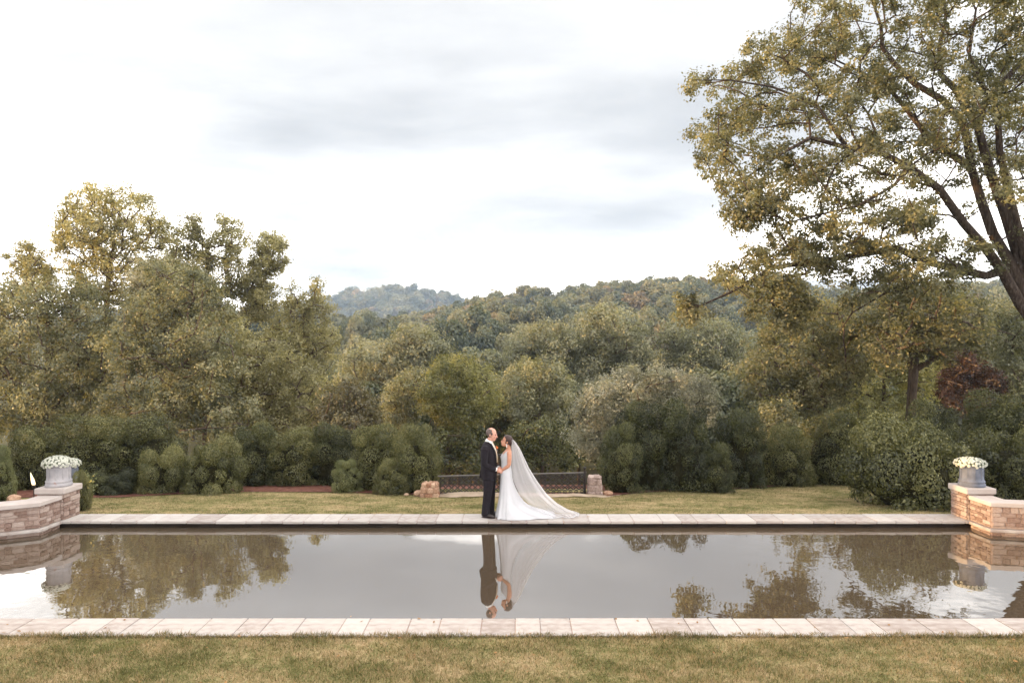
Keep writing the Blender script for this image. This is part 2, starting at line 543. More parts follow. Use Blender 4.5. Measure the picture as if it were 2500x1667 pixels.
FOL = {
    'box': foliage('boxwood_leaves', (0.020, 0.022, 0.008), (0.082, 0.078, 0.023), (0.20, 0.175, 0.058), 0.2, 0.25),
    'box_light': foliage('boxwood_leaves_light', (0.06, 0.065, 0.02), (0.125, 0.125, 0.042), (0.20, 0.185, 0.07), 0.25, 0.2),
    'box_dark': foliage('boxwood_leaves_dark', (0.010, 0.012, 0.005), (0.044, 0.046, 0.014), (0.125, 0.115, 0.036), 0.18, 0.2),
    'olive': foliage('olive_leaves', (0.052, 0.052, 0.024), (0.132, 0.125, 0.058), (0.25, 0.225, 0.115), 0.3, 0.2),
    'gold': foliage('golden_leaves', (0.095, 0.082, 0.033), (0.205, 0.178, 0.075), (0.34, 0.285, 0.12), 0.35, 0.2),
    'oak': foliage('big_tree_leaves', (0.045, 0.044, 0.018), (0.108, 0.100, 0.044), (0.21, 0.18, 0.075), 0.35, 0.2),
    'grey': foliage('grey_green_leaves', (0.080, 0.074, 0.044), (0.175, 0.160, 0.098), (0.31, 0.28, 0.18), 0.25, 0.2),
    'green': foliage('fresh_green_leaves', (0.06, 0.058, 0.016), (0.165, 0.150, 0.045), (0.31, 0.26, 0.085), 0.3, 0.2),
    'brown': foliage('brownish_leaves', (0.042, 0.034, 0.015), (0.095, 0.078, 0.034), (0.17, 0.14, 0.06), 0.25, 0.2),
    'burgundy': foliage('burgundy_leaves', (0.016, 0.010, 0.007), (0.040, 0.020, 0.014), (0.088, 0.050, 0.034), 0.25, 0.2),
    'wood_a': foliage('wood_leaves_green', (0.045, 0.052, 0.024), (0.10, 0.104, 0.050), (0.17, 0.162, 0.082), 0.25, 0.5),
    'wood_b': foliage('wood_leaves_olive', (0.06, 0.056, 0.024), (0.132, 0.120, 0.054), (0.205, 0.182, 0.088), 0.25, 0.5),
    'wood_c': foliage('wood_leaves_russet', (0.075, 0.055, 0.027), (0.15, 0.11, 0.052), (0.25, 0.18, 0.085), 0.25, 0.4),
    'sage': foliage('sage_leaves', (0.07, 0.068, 0.036), (0.15, 0.142, 0.075), (0.26, 0.24, 0.13), 0.3, 0.2),
    'mum': foliage('mum_leaves', (0.03, 0.05, 0.02), (0.07, 0.10, 0.04), (0.14, 0.18, 0.08), 0.25, 0.2),
}


# ------------------------------------------------------------------ terrain
PROF = [(14.2, 0.085), (19, -0.42), (21, -0.66), (25, -1.75), (32, -4.2), (45, -8.0), (70, -12.5), (110, -15.0)]
RIDGE = [(-2500, 690), (-400, 690), (0, 695), (400, 705), (770, 728), (900, 722), (1000, 709), (1060, 692), (1120, 672), (1250, 656),
         (1400, 645), (1500, 635), (1600, 638), (1700, 648), (1900, 662), (2100, 655), (2352, 645), (5000, 640)]
RU = [((x * S - XV) / F) for x, y in RIDGE]
RZ = [HC + (YH - y * S) * 420 / F - 8.5 for x, y in RIDGE]
FAR = [(300, 760), (560, 735), (680, 708), (760, 694), (820, 684), (880, 676), (910, 672), (950, 676), (990, 686), (1020, 684), (1045, 696), (1120, 730), (1400, 760)]
FU = [((x * S - XV) / F) for x, y in FAR]
FZ = [HC + (YH - y * S) * 1300 / F - 9 for x, y in FAR]


def sstep(t):
    t = min(1.0, max(0.0, t))
    return t * t * (3 - 2 * t)


def H(x, y):
    if y <= 14.2: return 0.085
    if y <= 110: return float(np.interp(y, [p[0] for p in PROF], [p[1] for p in PROF]))
    u = x / y
    zr = float(np.interp(u, RU, RZ))
    w = math.sin(x * 0.021 + y * 0.013) * 3.2 + math.sin(x * 0.047 - y * 0.031 + 1.3) * 2.0
    if y <= 420:
        t = (y - 110) / 310
        return -15 + (zr + 15) * (0.55 * sstep(t) + 0.45 * t) + w * math.sin(math.pi * t)
    t = sstep((y - 420) / 260)
    z = zr * (1 - t) + 2 * t
    if y > 700:
        zf = float(np.interp(u, FU, FZ))
        z += (max(zf, 0) - 2) * math.exp(-((y - 1300) / 260.0) ** 2)
    return z


g = MB()
# flat part around the pool
for x0, x1, y0, y1 in ((-120, 120, -80, 8.15), (-120, -13.4, 8.15, 14.2), (13.4, 120, 8.15, 14.2)):
    nx = 8
    rows = [[(x0 + (x1 - x0) * i / nx, yy, 0.04) for i in range(nx + 1)] for yy in (y0, (y0 + y1) / 2, y1)]
    g.grid(rows)
g.add([(-13.5, 8.1, -1.0), (13.5, 8.1, -1.0), (13.5, 14.25, -1.0), (-13.5, 14.25, -1.0)], [(0, 1, 2, 3)])
us = sorted(set([round(v, 3) for v in list(np.linspace(-1.1, 1.1, 120)) + list(np.linspace(-8, -1.1, 14)) + list(np.linspace(1.1, 8, 14))]))
ys = list(np.linspace(14.2, 30, 12)) + list(np.linspace(33, 110, 18)) + list(np.linspace(118, 440, 46)) + list(np.linspace(460, 1700, 34))
rows = []
for yy in ys:
    rows.append([(max(-1050, min(1050, u * yy)), yy, H(max(-1050, min(1050, u * yy)), yy) - 0.045) for u in us])
g.grid(rows)
ground = g.obj('ground', M['soil'], sm=True)
tag(ground, kind='structure')

# lawn edge on the far side (photo pixels -> ground)
def ground_hit(x, y):
    k = (y * S - YH) / F
    D = 13.0
    while D < 21.5 and HC - k * D > H((x * S - XV) * D / F, D): D += 0.02
    return (x * S - XV) * D / F, D

EDGE = [ground_hit(x, y) for x, y in ((190, 1144), (330, 1140), (440, 1134), (560, 1130), (760, 1131), (930, 1136), (1010, 1141), (1390, 1141), (1480, 1131), (1700, 1123), (1900, 1113))]
EDGE = [(-16, 17.2), (-9.8, 17.2)] + EDGE + [(10.4, 20.6), (16, 20.6)]
EX, EY = [p[0] for p in EDGE], [p[1] for p in EDGE]


def edge(x):
    return float(np.interp(x, EX, EY))


def sheet(name, xs, y0f, y1f, off, mat, n=14):
    b_ = MB()
    rows = []
    for i in range(n + 1):
        rows.append([(x, y0f(x) + (y1f(x) - y0f(x)) * i / n, H(x, y0f(x) + (y1f(x) - y0f(x)) * i / n) + off) for x in xs])
    b_.grid(rows)
    o = b_.obj(name, mat, sm=True)
    return tag(o, kind='structure')


xs = list(np.linspace(-16, 16, 97))
sheet('lawn_beyond_pool', xs, lambda x: 14.19, edge, 0.004, M['lawn'])
sheet('mulch_bed', xs, edge, lambda x: 25.0, 0.02, M['mulch'])
b_ = MB()
b_.grid([[(x, y, 0.09) for x in np.linspace(-60, 60, 41)] for y in np.linspace(-20, 8.165, 20)])
tag(b_.obj('lawn_before_pool', M['lawn'], sm=True), kind='structure')
sheet('lawn_below_railing', list(np.linspace(-3.4, 2.4, 30)), lambda x: 18.3, lambda x: 19.2, 0.035, M['lawn'])
# sandy path strip before the railing
xa, xb = ground_hit(972, 1138)[0], ground_hit(1425, 1138)[0]
xsp = list(np.linspace(xa, xb, 30))


def hump(x, t):
    q = (x - xa) / (xb - xa)
    e_ = min(1, q * 6, (1 - q) * 6)
    return -0.012 + max(0, e_) * (0.012 + (0.02 + 0.10 * (1 - q)) * math.sin(math.pi * min(1, t)))


b_ = MB()
rows = []
for i in range(11):
    t = i / 10
    rows.append([(x, edge(x) - 0.12 + t * 0.55 + 0.05 * math.sin(x * 5) + 0.03 * math.sin(x * 13), H(x, edge(x) - 0.12 + t * 0.55) + hump(x, t) + 0.02) for x in xsp])
b_.grid(rows)
tag(b_.obj('sand_path', M['sand'], sm=True), kind='structure')


def blades(name, n, x0, x1, yf0, yf1, hmin, hmax, w, zf):
    x = NR.uniform(x0, x1, n)
    y0 = np.array([yf0(v) for v in x]); y1 = np.array([yf1(v) for v in x])
    y = y0 + (y1 - y0) * NR.random(n)
    z = np.array([zf(a, c) for a, c in zip(x, y)])
    hh = NR.uniform(hmin, hmax, n) * (0.85 + 0.3 * np.sin(x * 3.1 + 1.7 * np.sin(y * 4.3)) * np.sin(y * 5.7 + x * 1.3))
    a = NR.uniform(0, 2 * np.pi, n)
    lean = NR.normal(0, 0.55, (n, 2)) * hh[:, None]
    base = np.stack([x, y, z], 1)
    d_ = np.stack([np.cos(a), np.sin(a), np.zeros(n)], 1) * w / 2
    v = np.empty((n, 3, 3))
    v[:, 0] = base - d_
    v[:, 1] = base + d_
    v[:, 2] = base + np.stack([lean[:, 0], lean[:, 1], hh], 1)
    tone = NR.random((n, 3))
    me = np_mesh(name, v.reshape(-1, 3), 3, M['blades'], tone)
    o = link(name, me)
    return tag(o, kind='stuff')


tag(blades('grass_before_pool', 250000, -9.5, 9.5, lambda x: 5.0, lambda x: 8.19, 0.02, 0.062, 0.0075, lambda x, y: 0.088), 'short dry green and brown grass in front of the pool', 'grass')
tag(blades('grass_beyond_pool', 90000, -11.5, 12, lambda x: 14.2, lambda x: edge(x) + 0.03, 0.012, 0.035, 0.012, lambda x, y: H(x, y)), 'short olive grass between the pool and the shrubs', 'grass')

tag(blades('grass_fringe', 9000, -8.5, 8.5, lambda x: 8.12, lambda x: 8.20 + 0.03 * math.sin(x * 7.3) + 0.03 * math.sin(x * 19.1 + 1), 0.03, 0.075, 0.008, lambda x, y: 0.095), 'ragged fringe of longer grass along the near paving', 'grass')
nl = 260
xl = NR.uniform(-9, 9, nl); yl = np.where(NR.random(nl) < 0.55, NR.uniform(6.3, 8.75, nl), NR.uniform(13.6, 17.0, nl))
zl_ = np.array([(0.108 if (8.17 < b_ < 8.7 or 13.57 < b_ < 14.18) else H(a_, b_) + 0.03) for a_, b_ in zip(xl, yl)])
lv = np.repeat(np.stack([xl, yl, zl_], 1)[:, None, :], 4, 1)
la = NR.uniform(0, 6.28, nl); ls = NR.uniform(0.015, 0.035, nl)
for k_, (da, dl) in enumerate(((0, 1.0), (1.57, 0.5), (3.14, 1.0), (4.71, 0.5))):
    lv[:, k_, 0] += np.cos(la + da) * ls * dl; lv[:, k_, 1] += np.sin(la + da) * ls * dl; lv[:, k_, 2] += NR.uniform(0, 0.012, nl)
M['dead_leaf'] = surf('dead_leaf', [(0.3, (0.14, 0.07, 0.03)), (0.7, (0.34, 0.2, 0.09))], 3, 0.9, 0, 10, 0.1)
tag(link('fallen_leaves', np_mesh('fallen_leaves', lv.reshape(-1, 3), 4, M['dead_leaf'])), 'scattered small brown fallen leaves on lawn and paving', 'leaves', kind='stuff')

# ------------------------------------------------------------------ pool
b_ = MB()
b_.add([(-13.0, 8.6, -0.03), (13.0, 8.6, -0.03), (13.0, 13.66, -0.03), (-13.0, 13.66, -0.03)], [(0, 1, 2, 3)])
tag(b_.obj('pool_water', M['water']), kind='structure')
b_ = MB()
b_.box((0, 13.92, -0.45), (26.8, 0.50, 1.0))
b_.box((0, 8.43, -0.47), (26.8, 0.5, 1.0))
b_.box((-13.25, 11.15, -0.47), (0.5, 4.9, 1.0))
b_.box((13.25, 11.15, -0.47), (0.5, 4.9, 1.0))
tag(b_.obj('pool_wall', M['poolwall']), kind='structure')


def bevel_box(seed, jit, bev, seg=1):
    bm = bmesh.new()
    bmesh.ops.create_cube(bm, size=1.0)
    bmesh.ops.bevel(bm, geom=bm.edges[:], offset=bev, segments=seg, profile=0.6, affect='EDGES')
    r_ = random.Random(seed)
    for v in bm.verts:
        v.co += Vector((r_.uniform(-1, 1), r_.uniform(-1, 1), r_.uniform(-1, 1))) * jit
    me = bpy.data.meshes.new('block')
    bm.to_mesh(me); bm.free()
    return me


def block_variants(mat, jit, bev, n=5):
    r_ = []
    for i in range(n):
        me = bevel_box(i + int(jit * 1000), jit, bev)
        me.materials.append(mat)
        r_.append(me)
    return r_


BV_COPE = block_variants(M['coping'], 0.004, 0.02)
BV_STONE = block_variants(M['stone'], 0.05, 0.09)
BV_RUB = block_variants(M['rubble'], 0.07, 0.17)
BV_TAN = block_variants(M['rubble_tan'], 0.08, 0.19)


def block(name, mv, parent, c, s, rz=0.0, rx=0.0, ry=0.0):
    o = link(name, R.choice(mv), parent, c)
    o.scale = s
    o.rotation_euler = (rx, ry, rz)
    return o


def coping(name, y0, y1):
    b_ = MB()
    b_.box((0, (y0 + y1) / 2, 0.076), (26.6, (y1 - y0) - 0.04, 0.034))
    p = tag(b_.obj(name, M['mortar']), kind='structure')
    x = -13.2
    while x < 13.2:
        w = R.choice((0.31, 0.38, 0.42, 0.46, 0.52, 0.57, 0.61))
        gap = 0.011
        block('coping_stone', BV_COPE, p, (x + w / 2, (y0 + y1) / 2 + R.uniform(-0.006, 0.006), 0.079 + R.uniform(-0.002, 0.003)), (w - gap, y1 - y0, 0.048), R.uniform(-0.004, 0.004))
        x += w
    return p


coping('pool_coping_far', 13.57, 14.18)
coping('pool_coping_near', 8.17, 8.70)


# ------------------------------------------------------------------ stone planter walls, piers, urns
def stone_face(parent, p0, p1, z0, z1, seed, proud=0.02):
    """courses of separate stones along p0-p1, facing right of that direction"""
    r_ = random.Random(seed)
    p0, p1 = Vector(p0), Vector(p1)
    L = (p1 - p0).length
    dv = (p1 - p0) / L
    nv = Vector((dv.y, -dv.x))
    ang = math.atan2(dv.y, dv.x)
    z = z0
    while z < z1 - 0.02:
        hgt = min(r_.choice((0.045, 0.06, 0.075, 0.10)), z1 - z)
        if z1 - z - hgt < 0.035: hgt = z1 - z
        x = 0.0
        while x < L - 0.001:
            w = min(r_.uniform(0.08, 0.27), L - x)
            if L - x - w < 0.07: w = L - x
            c = p0 + dv * (x + w / 2) + nv * (proud * r_.uniform(0.0, 0.6) - 0.02)
            block('stone', BV_STONE, parent, (c.x, c.y, z + hgt / 2), (w - 0.007, 0.075, hgt - 0.007), ang)
            x += w
        z += hgt


def plan_prism(b_, poly, z0, z1, mi=0):
    n = len(poly)
    vs = [(p[0], p[1], z0) for p in poly] + [(p[0], p[1], z1) for p in poly]
    fs = [tuple(range(n - 1, -1, -1)), tuple(range(n, 2 * n))]
    fs += [(i, (i + 1) % n, n + (i + 1) % n, n + i) for i in range(n)]
    b_.add(vs, fs, mi)


def bevel_obj(o, w=0.012):
    md = o.modifiers.new('edge', 'BEVEL'); md.width = w; md.segments = 2; md.limit_method = 'ANGLE'


def planter(sgn, ang_deg, pier_label, wall_label, seed):
    """sgn -1: left end of the pool, +1: right end. Wall with a pier behind its corner."""
    a = math.radians(ang_deg)
    xi = 9.10                       # inner face
    def q(x, y): return (sgn * x, y)
    # wall: inner side face y 13.05..13.66, front face leaving the corner towards the outside and the camera
    ex, ey = xi + 3.6 * math.cos(a), 13.05 - 3.6 * math.sin(a)
    th = 0.42
    ox, oy = ex + th * math.sin(a), ey + th * math.cos(a)
    poly = [q(xi, 13.05), q(xi, 13.64), q(xi + th, 13.64), q(xi + th, 13.05 + th * 0.55), q(ox, oy), q(ex, ey)]
    if sgn < 0: poly = poly
    else: poly = poly[::-1]
    wall = empty('planter_wall', (sgn * (xi + 0.2), 13.2, 0.0))
    tag(wall, wall_label, 'wall')
    wl_ = wall.location
    def loc(p): return [(x - wl_.x, y - wl_.y) for x, y in p]
    def shrink(p, d_):
        cxm = sum(v[0] for v in p) / len(p); cym = sum(v[1] for v in p) / len(p)
        return p
    b_ = MB(); plan_prism(b_, loc(poly), -0.95, 0.52); b_.obj('mortar_core', M['mortar'], wall)
    # ledge at coping level
    def off(d_):
        return [q(xi - d_, 13.05 - d_), q(xi - d_, 13.64), q(xi + th, 13.64), q(xi + th, 13.05 + th * 0.55), q(ox, oy), q(ex - d_ * math.sin(a), ey - d_ * math.cos(a))][::(1 if sgn < 0 else -1)]
    b_ = MB(); plan_prism(b_, loc(off(0.075)), 0.045, 0.105); o = b_.obj('ledge', M['coping'], wall); bevel_obj(o)
    b_ = MB(); plan_prism(b_, loc(off(0.05)), 0.523, 0.605); o = b_.obj('wall_cap', M['cap'], wall); bevel_obj(o)
    lx = lambda p: (p[0] - wl_.x, p[1] - wl_.y)
    if sgn < 0:
        stone_face(wall, lx(q(ex, ey)), lx(q(xi, 13.05)), 0.108, 0.52, seed)
        stone_face(wall, lx(q(xi, 13.05)), lx(q(xi, 13.64)), 0.108, 0.52, seed + 1)
        stone_face(wall, lx(q(ex, ey)), lx(q(xi, 13.05)), -0.10, 0.043, seed + 5)
        stone_face(wall, lx(q(xi, 13.05)), lx(q(xi, 13.56)), -0.10, 0.043, seed + 6)
    else:
        stone_face(wall, lx(q(xi, 13.05)), lx(q(ex, ey)), 0.108, 0.52, seed)
        stone_face(wall, lx(q(xi, 13.64)), lx(q(xi, 13.05)), 0.108, 0.52, seed + 1)
        stone_face(wall, lx(q(xi, 13.05)), lx(q(ex, ey)), -0.10, 0.043, seed + 5)
        stone_face(wall, lx(q(xi, 13.56)), lx(q(xi, 13.05)), -0.10, 0.043, seed + 6)
    # pier
    px, py, hw = sgn * (xi - 0.05 + 0.25), 13.66 + 0.25, 0.25
    pier = empty('stone_pier', (px, py, 0.0))
    tag(pier, pier_label, 'pier')
    b_ = MB(); b_.box((0, 0, 0.33), (0.455, 0.455, 0.58)); b_.obj('mortar_core', M['mortar'], pier)
    cs = [(-hw, -hw), (hw, -hw), (hw, hw), (-hw, hw)]
    for i in range(4):
        stone_face(pier, cs[i], cs[(i + 1) % 4], 0.102, 0.622, seed + 10 + i)
    b_ = MB(); b_.box((0, 0, 0.684), (0.60, 0.60, 0.12)); o = b_.obj('pier_cap', M['cap'], pier); bevel_obj(o, 0.02)
    return Vector((px, py, 0.744))


pl = planter(-1, 30, 'square stone pier under the white flower urn at the left end of the pool', 'low pinkish stone wall with pale cap running to the left edge of the picture', 100)
pr = planter(1, 12, 'square stone pier under the grey urn at the right end of the pool', 'low brown stone wall with pale cap running to the right edge of the picture', 200)


def urn(loc, mat, label, r=0.225, h=0.44):
    o = empty('flower_urn', loc)
    tag(o, label, 'urn', 'urns on the stone piers')
    k, kz = r / 0.225, h / 0.44
    b_ = MB()
    prof = [(0.232, 0.0), (0.240, 0.012), (0.240, 0.05), (0.228, 0.06), (0.228, 0.085), (0.236, 0.095), (0.232, 0.115), (0.214, 0.13), (0.208, 0.20), (0.208, 0.36), (0.213, 0.40)]
    b_.lathe([(a * k, c * kz) for a, c in prof], 32)
    b_.obj('body', mat, o, sm=True)
    b_ = MB()
    b_.lathe([(0.214 * k, 0.4 * kz), (0.228 * k, 0.41 * kz), (0.232 * k, 0.43 * kz), (0.224 * k, 0.445 * kz), (0.205 * k, 0.445 * kz), (0.20 * k, 0.41 * kz)], 32)
    b_.obj('rim', mat, o, sm=True)
    for i in range(10):
        w = 2 * math.pi * i / 10
        b2 = MB(); b2.box((0.209 * k * math.cos(w), 0.209 * k * math.sin(w), 0.25 * kz), (0.012, 0.02, 0.22 * kz), rz=w)
        b2.obj('rib', mat, o)
    return o


urn(pl, M['lead_rust'], 'pale grey lead urn with a rust stain on the left stone pier')
urn(pr, M['lead'], 'dark blue grey lead urn on the right stone pier')
# ground for the second pot, half hidden behind the left one
px2 = pt(163, 1100, 15.6)
z2 = pt(166, 1066, 15.6).z - 0.50
u2 = urn((px2.x, 15.6, z2), M['lead'], 'mostly hidden urn standing behind the left stone pier', 0.15, 0.50)
b_ = MB(); b_.box((0, 0, (H(px2.x, 15.6) - z2) / 2 - 0.012), (0.42, 0.42, z2 - H(px2.x, 15.6) + 0.02)); b_.obj('plinth', M['cap'], u2)


def leaf_verts(pos, nrm, size, asp=0.55, rng=NR, jitter=0.6, droop=0.0):
    """diamond leaves at pos (n,3) around normals nrm"""
    n = len(pos)
    nn = nrm + rng.normal(0, jitter, (n, 3))
    nn /= np.linalg.norm(nn, axis=1, keepdims=True) + 1e-9
    r_ = rng.normal(0, 1, (n, 3))
    r_[:, 2] -= droop
    a = r_ - nn * np.sum(r_ * nn, 1, keepdims=True)
    a /= np.linalg.norm(a, axis=1, keepdims=True) + 1e-9
    b2 = np.cross(nn, a)
    s_ = size * rng.uniform(0.6, 1.3, n)[:, None]
    v = np.empty((n, 4, 3))
    v[:, 0] = pos - a * s_ * 0.5
    v[:, 1] = pos + b2 * s_ * asp * 0.5 + nn * s_ * 0.08
    v[:, 2] = pos + a * s_ * 0.5
    v[:, 3] = pos - b2 * s_ * asp * 0.5 + nn * s_ * 0.08
    return v.reshape(-1, 3)


def flower_head_mesh(mat):
    b_ = MB()
    for ring, (rr, zz_, nn) in enumerate(((1.0, 0.0, 9), (0.72, 0.28, 8), (0.4, 0.45, 5))):
        for i in range(nn):
            w = 2 * math.pi * (i + 0.5 * ring) / nn
            c = Vector((math.cos(w), math.sin(w), 0))
            t_ = Vector((-math.sin(w), math.cos(w), 0)) * 0.28
            p0 = c * 0.1 + Vector((0, 0, zz_ - 0.1))
            p1 = c * rr * 0.65 + t_ + Vector((0, 0, zz_ + 0.12))
            p2 = c * rr + Vector((0, 0, zz_ - 0.05))
            p3 = c * rr * 0.65 - t_ + Vector((0, 0, zz_ + 0.12))
            b_.add([p0, p1, p2, p3], [(0, 3, 2, 1)])
    b_.ball((0, 0, 0.12), (0.55, 0.55, 0.4), 8, 4)
    return b_.mesh('flower_head', mat, True)


FH = flower_head_mesh(M['petal'])
SUNLIT_FH = flower_head_mesh(M['sunlit_y'])


def mums(loc, rx, rz_, n, label, seed, head=None, hs=0.032):
    r_ = random.Random(seed)
    o = empty('white_mums', loc)
    tag(o, label, 'flowers', 'white flowers in the urns')
    # leafy mound
    m_ = 900
    dirs = NR.normal(0, 1, (m_, 3)); dirs[:, 2] = np.abs(dirs[:, 2]) * 0.9 - 0.1
    dirs /= np.linalg.norm(dirs, axis=1, keepdims=True)
    pos = dirs * np.array([rx, rx, rz_]) * NR.uniform(0.6, 0.93, (m_, 1))
    link('leaves', np_mesh('mum_leaves', leaf_verts(pos, dirs, 0.05), 4, FOL['mum'], NR.random((m_, 3))), o)
    b_ = MB(); b_.tube([(0, 0, -0.1), (0, 0, rz_ * 0.5)], [0.06, 0.10], 8); b_.obj('stems', M['bark'], o)
    pts = []
    for i in range(n * 30):
        d_ = Vector((r_.gauss(0, 1), r_.gauss(0, 1), abs(r_.gauss(0, 0.9)) - 0.18)).normalized()
        p = Vector((d_.x * rx, d_.y * rx, d_.z * rz_))
        if p.z < -0.06: continue
        if all((p - q_).length > hs * 1.45 for q_ in pts):
            pts.append(p)
            f_ = link('flower_head', head or FH, o, p)
            f_.rotation_euler = d_.to_track_quat('Z', 'Y').to_euler()
            s_ = hs * r_.uniform(0.85, 1.2)
            f_.scale = (s_, s_, s_)
        if len(pts) >= n: break
    return o


mums(pl + Vector((-0.03, 0, 0.45)), 0.265, 0.15, 120, 'round mound of white mums in the rust stained left urn', 5)
mums(pr + Vector((-0.03, 0, 0.45)), 0.285, 0.12, 115, 'flat mound of creamy white mums in the dark right urn', 6)
mums(Vector((px2.x, 15.6, z2 + 0.51)), 0.20, 0.12, 70, 'small bunch of white mums behind the left urn', 8)

# torch beyond the left wall
tp = pt(78, 1128, 14.9)
to = empty('garden_torch', (tp.x, 14.9, H(tp.x, 14.9) + 0.02))
tag(to, 'thin dark garden torch with a burning flame behind the left wall', 'torch')
b_ = MB(); b_.tube([(0, 0, -0.2), (0, 0, 0.46)], 0.012, 8); b_.obj('pole', M['iron'], to)
b_ = MB(); b_.lathe([(0.012, 0.44), (0.035, 0.47), (0.045, 0.53), (0.04, 0.535), (0.02, 0.50)], 12); b_.obj('cup', M['iron'], to, sm=True)
b_ = MB()
b_.tube([(0, 0, 0.5), (-0.01, 0, 0.56), (-0.03, 0, 0.64), (-0.055, 0, 0.72), (-0.075, 0, 0.80)], [0.02, 0.036, 0.034, 0.018, 0.003], 10)
b_.obj('flame', M['flame'], to, sm=True)


# ------------------------------------------------------------------ iron railing, rubble piers, rocks
fr = pt(1343, 1134, 18.0); fl = pt(1010, 1134, 17.5)
ftop = HC - (1152 - YH) * 18.0 / F
fbot = H(fr.x, 18.0) - 0.0
rail = empty('iron_railing', (fl.x, fl.y, 0))
tag(rail, 'ornate dark cast iron lattice railing behind the couple', 'railing')
dv = Vector((fr.x - fl.x, fr.y - fl.y, 0)); LEN = dv.length
rail.rotation_euler = (0, 0, math.atan2(dv.y, dv.x))
hh = ftop - fbot
b_ = MB(); b_.box((LEN / 2, 0, ftop - 0.012), (LEN + 0.1, 0.045, 0.018)); b_.obj('top_rail', M['rail'], rail)
b_ = MB(); b_.box((LEN / 2, 0, ftop - 0.05), (LEN, 0.022, 0.016)); b_.obj('upper_bar', M['iron'], rail)
b_ = MB(); b_.box((LEN / 2, 0, fbot + 0.03), (LEN, 0.03, 0.024)); b_.obj('bottom_rail', M['iron'], rail)
b_ = MB(); b_.box((LEN / 2, 0, fbot + 0.135), (LEN, 0.022, 0.014)); b_.obj('lower_bar', M['iron'], rail)
npan = 25
pw = LEN / npan
zb, zt = fbot + 0.135, ftop - 0.05
b_ = MB()
nd = 3
dz = (zt - zb) / nd
for i in range(nd):
    z0, z1 = zb + i * dz, zb + (i + 1) * dz
    zm = (z0 + z1) / 2
    for (xa_, za_, xb_, zb_) in ((0, z0, pw, z1), (pw, z0, 0, z1)):
        b_.tube([(xa_, 0, za_), ((xa_ + xb_) / 2, 0, (za_ + zb_) / 2), (xb_, 0, zb_)], 0.013, 5)
    b_.ball((pw / 2, 0, zm), 0.021, 7, 5)
    for sx in (0.23, 0.77):                       # scrolls
        ps = []
        for j in range(9):
            w = j * 0.75
            rr = 0.036 * (1 - j / 13)
            ps.append((pw * sx + rr * math.cos(w), 0, zm + rr * math.sin(w)))
        b_.tube(ps, 0.010, 4)
lat = b_.mesh('lattice_panel', M['iron'])
b_ = MB()
ps = [(pw / 2 + 0.04 * math.cos(2 * math.pi * j / 12), 0, fbot + 0.083 + 0.04 * math.sin(2 * math.pi * j / 12)) for j in range(13)]
b_.tube(ps, 0.009, 5, cap=False)
b_.ball((pw / 2, 0, fbot + 0.083), 0.016, 6, 4)
ringm = b_.mesh('ring', M['iron'])
for i in range(npan):
    link('lattice_panel', lat, rail, (i * pw, 0, 0))
    link('ring', ringm, rail, (i * pw, 0, 0))
b_ = MB()
b_.box((LEN, 0, (fbot + ftop) / 2), (0.055, 0.055, hh + 0.02))
b_.lathe([(0.02, 0), (0.034, 0.01), (0.02, 0.03), (0.016, 0.05), (0.034, 0.07), (0.042, 0.095), (0.034, 0.12), (0.012, 0.135)], 12, c=(LEN, 0, ftop + 0.01))
b_.obj('post', M['iron'], rail, sm=False)
# taller open post seen between the couple
xm = LEN * 0.43
b_ = MB()
for sx in (-0.075, 0.075):
    b_.box((xm + sx, 0.10, fbot + 0.53), (0.022, 0.022, 1.06))
for k in range(8):
    z_ = fbot + 0.12 + k * 0.11
    b_.tube([(xm - 0.075, 0.1, z_), (xm + 0.075, 0.1, z_ + 0.11)], 0.008, 5)
    b_.tube([(xm + 0.075, 0.1, z_), (xm - 0.075, 0.1, z_ + 0.11)], 0.008, 5)
b_.box((xm, 0.10, fbot + 1.075), (0.23, 0.10, 0.035))
b_.box((xm, 0.10, fbot + 1.02), (0.19, 0.07, 0.025))
b_.obj('gate_post', M['iron'], rail)


def rubble_pier(name, label, c, w, d_, h, mv, mat, seed):
    r_ = random.Random(seed)
    o = empty(name, c)
    tag(o, label, 'stone pier')
    b_ = MB(); b_.box((0, 0, h * 0.45), (w * 0.8, d_ * 0.8, h * 0.9 - 0.02)); b_.obj('mortar_core', mat, o)
    z = 0.0
    while z < h - 0.03:
        ch = min(r_.uniform(0.10, 0.17), h - z)
        x = -w / 2
        while x < w / 2 - 0.03:
            sw = min(r_.uniform(0.10, 0.22), w / 2 - x)
            k = 1 - 0.25 * (z / h)
            for yy in (-d_ / 2 + 0.06, d_ / 2 - 0.06):
                block('stone', mv, o, ((x + sw / 2) * k, yy * k + r_.uniform(-0.02, 0.02), z + ch / 2), (sw * 1.04 * k, 0.16, ch * 1.06), r_.uniform(-0.15, 0.15), 0, r_.uniform(-0.2, 0.2))
            x += sw
        for sx in (-1, 1):
            block('stone', mv, o, (sx * (w / 2 - 0.05) * (1 - 0.25 * z / h), r_.uniform(-0.04, 0.04), z + ch / 2), (0.14, d_ * 0.5, ch * 1.05), r_.uniform(-0.15, 0.15))
        z += ch
    return o


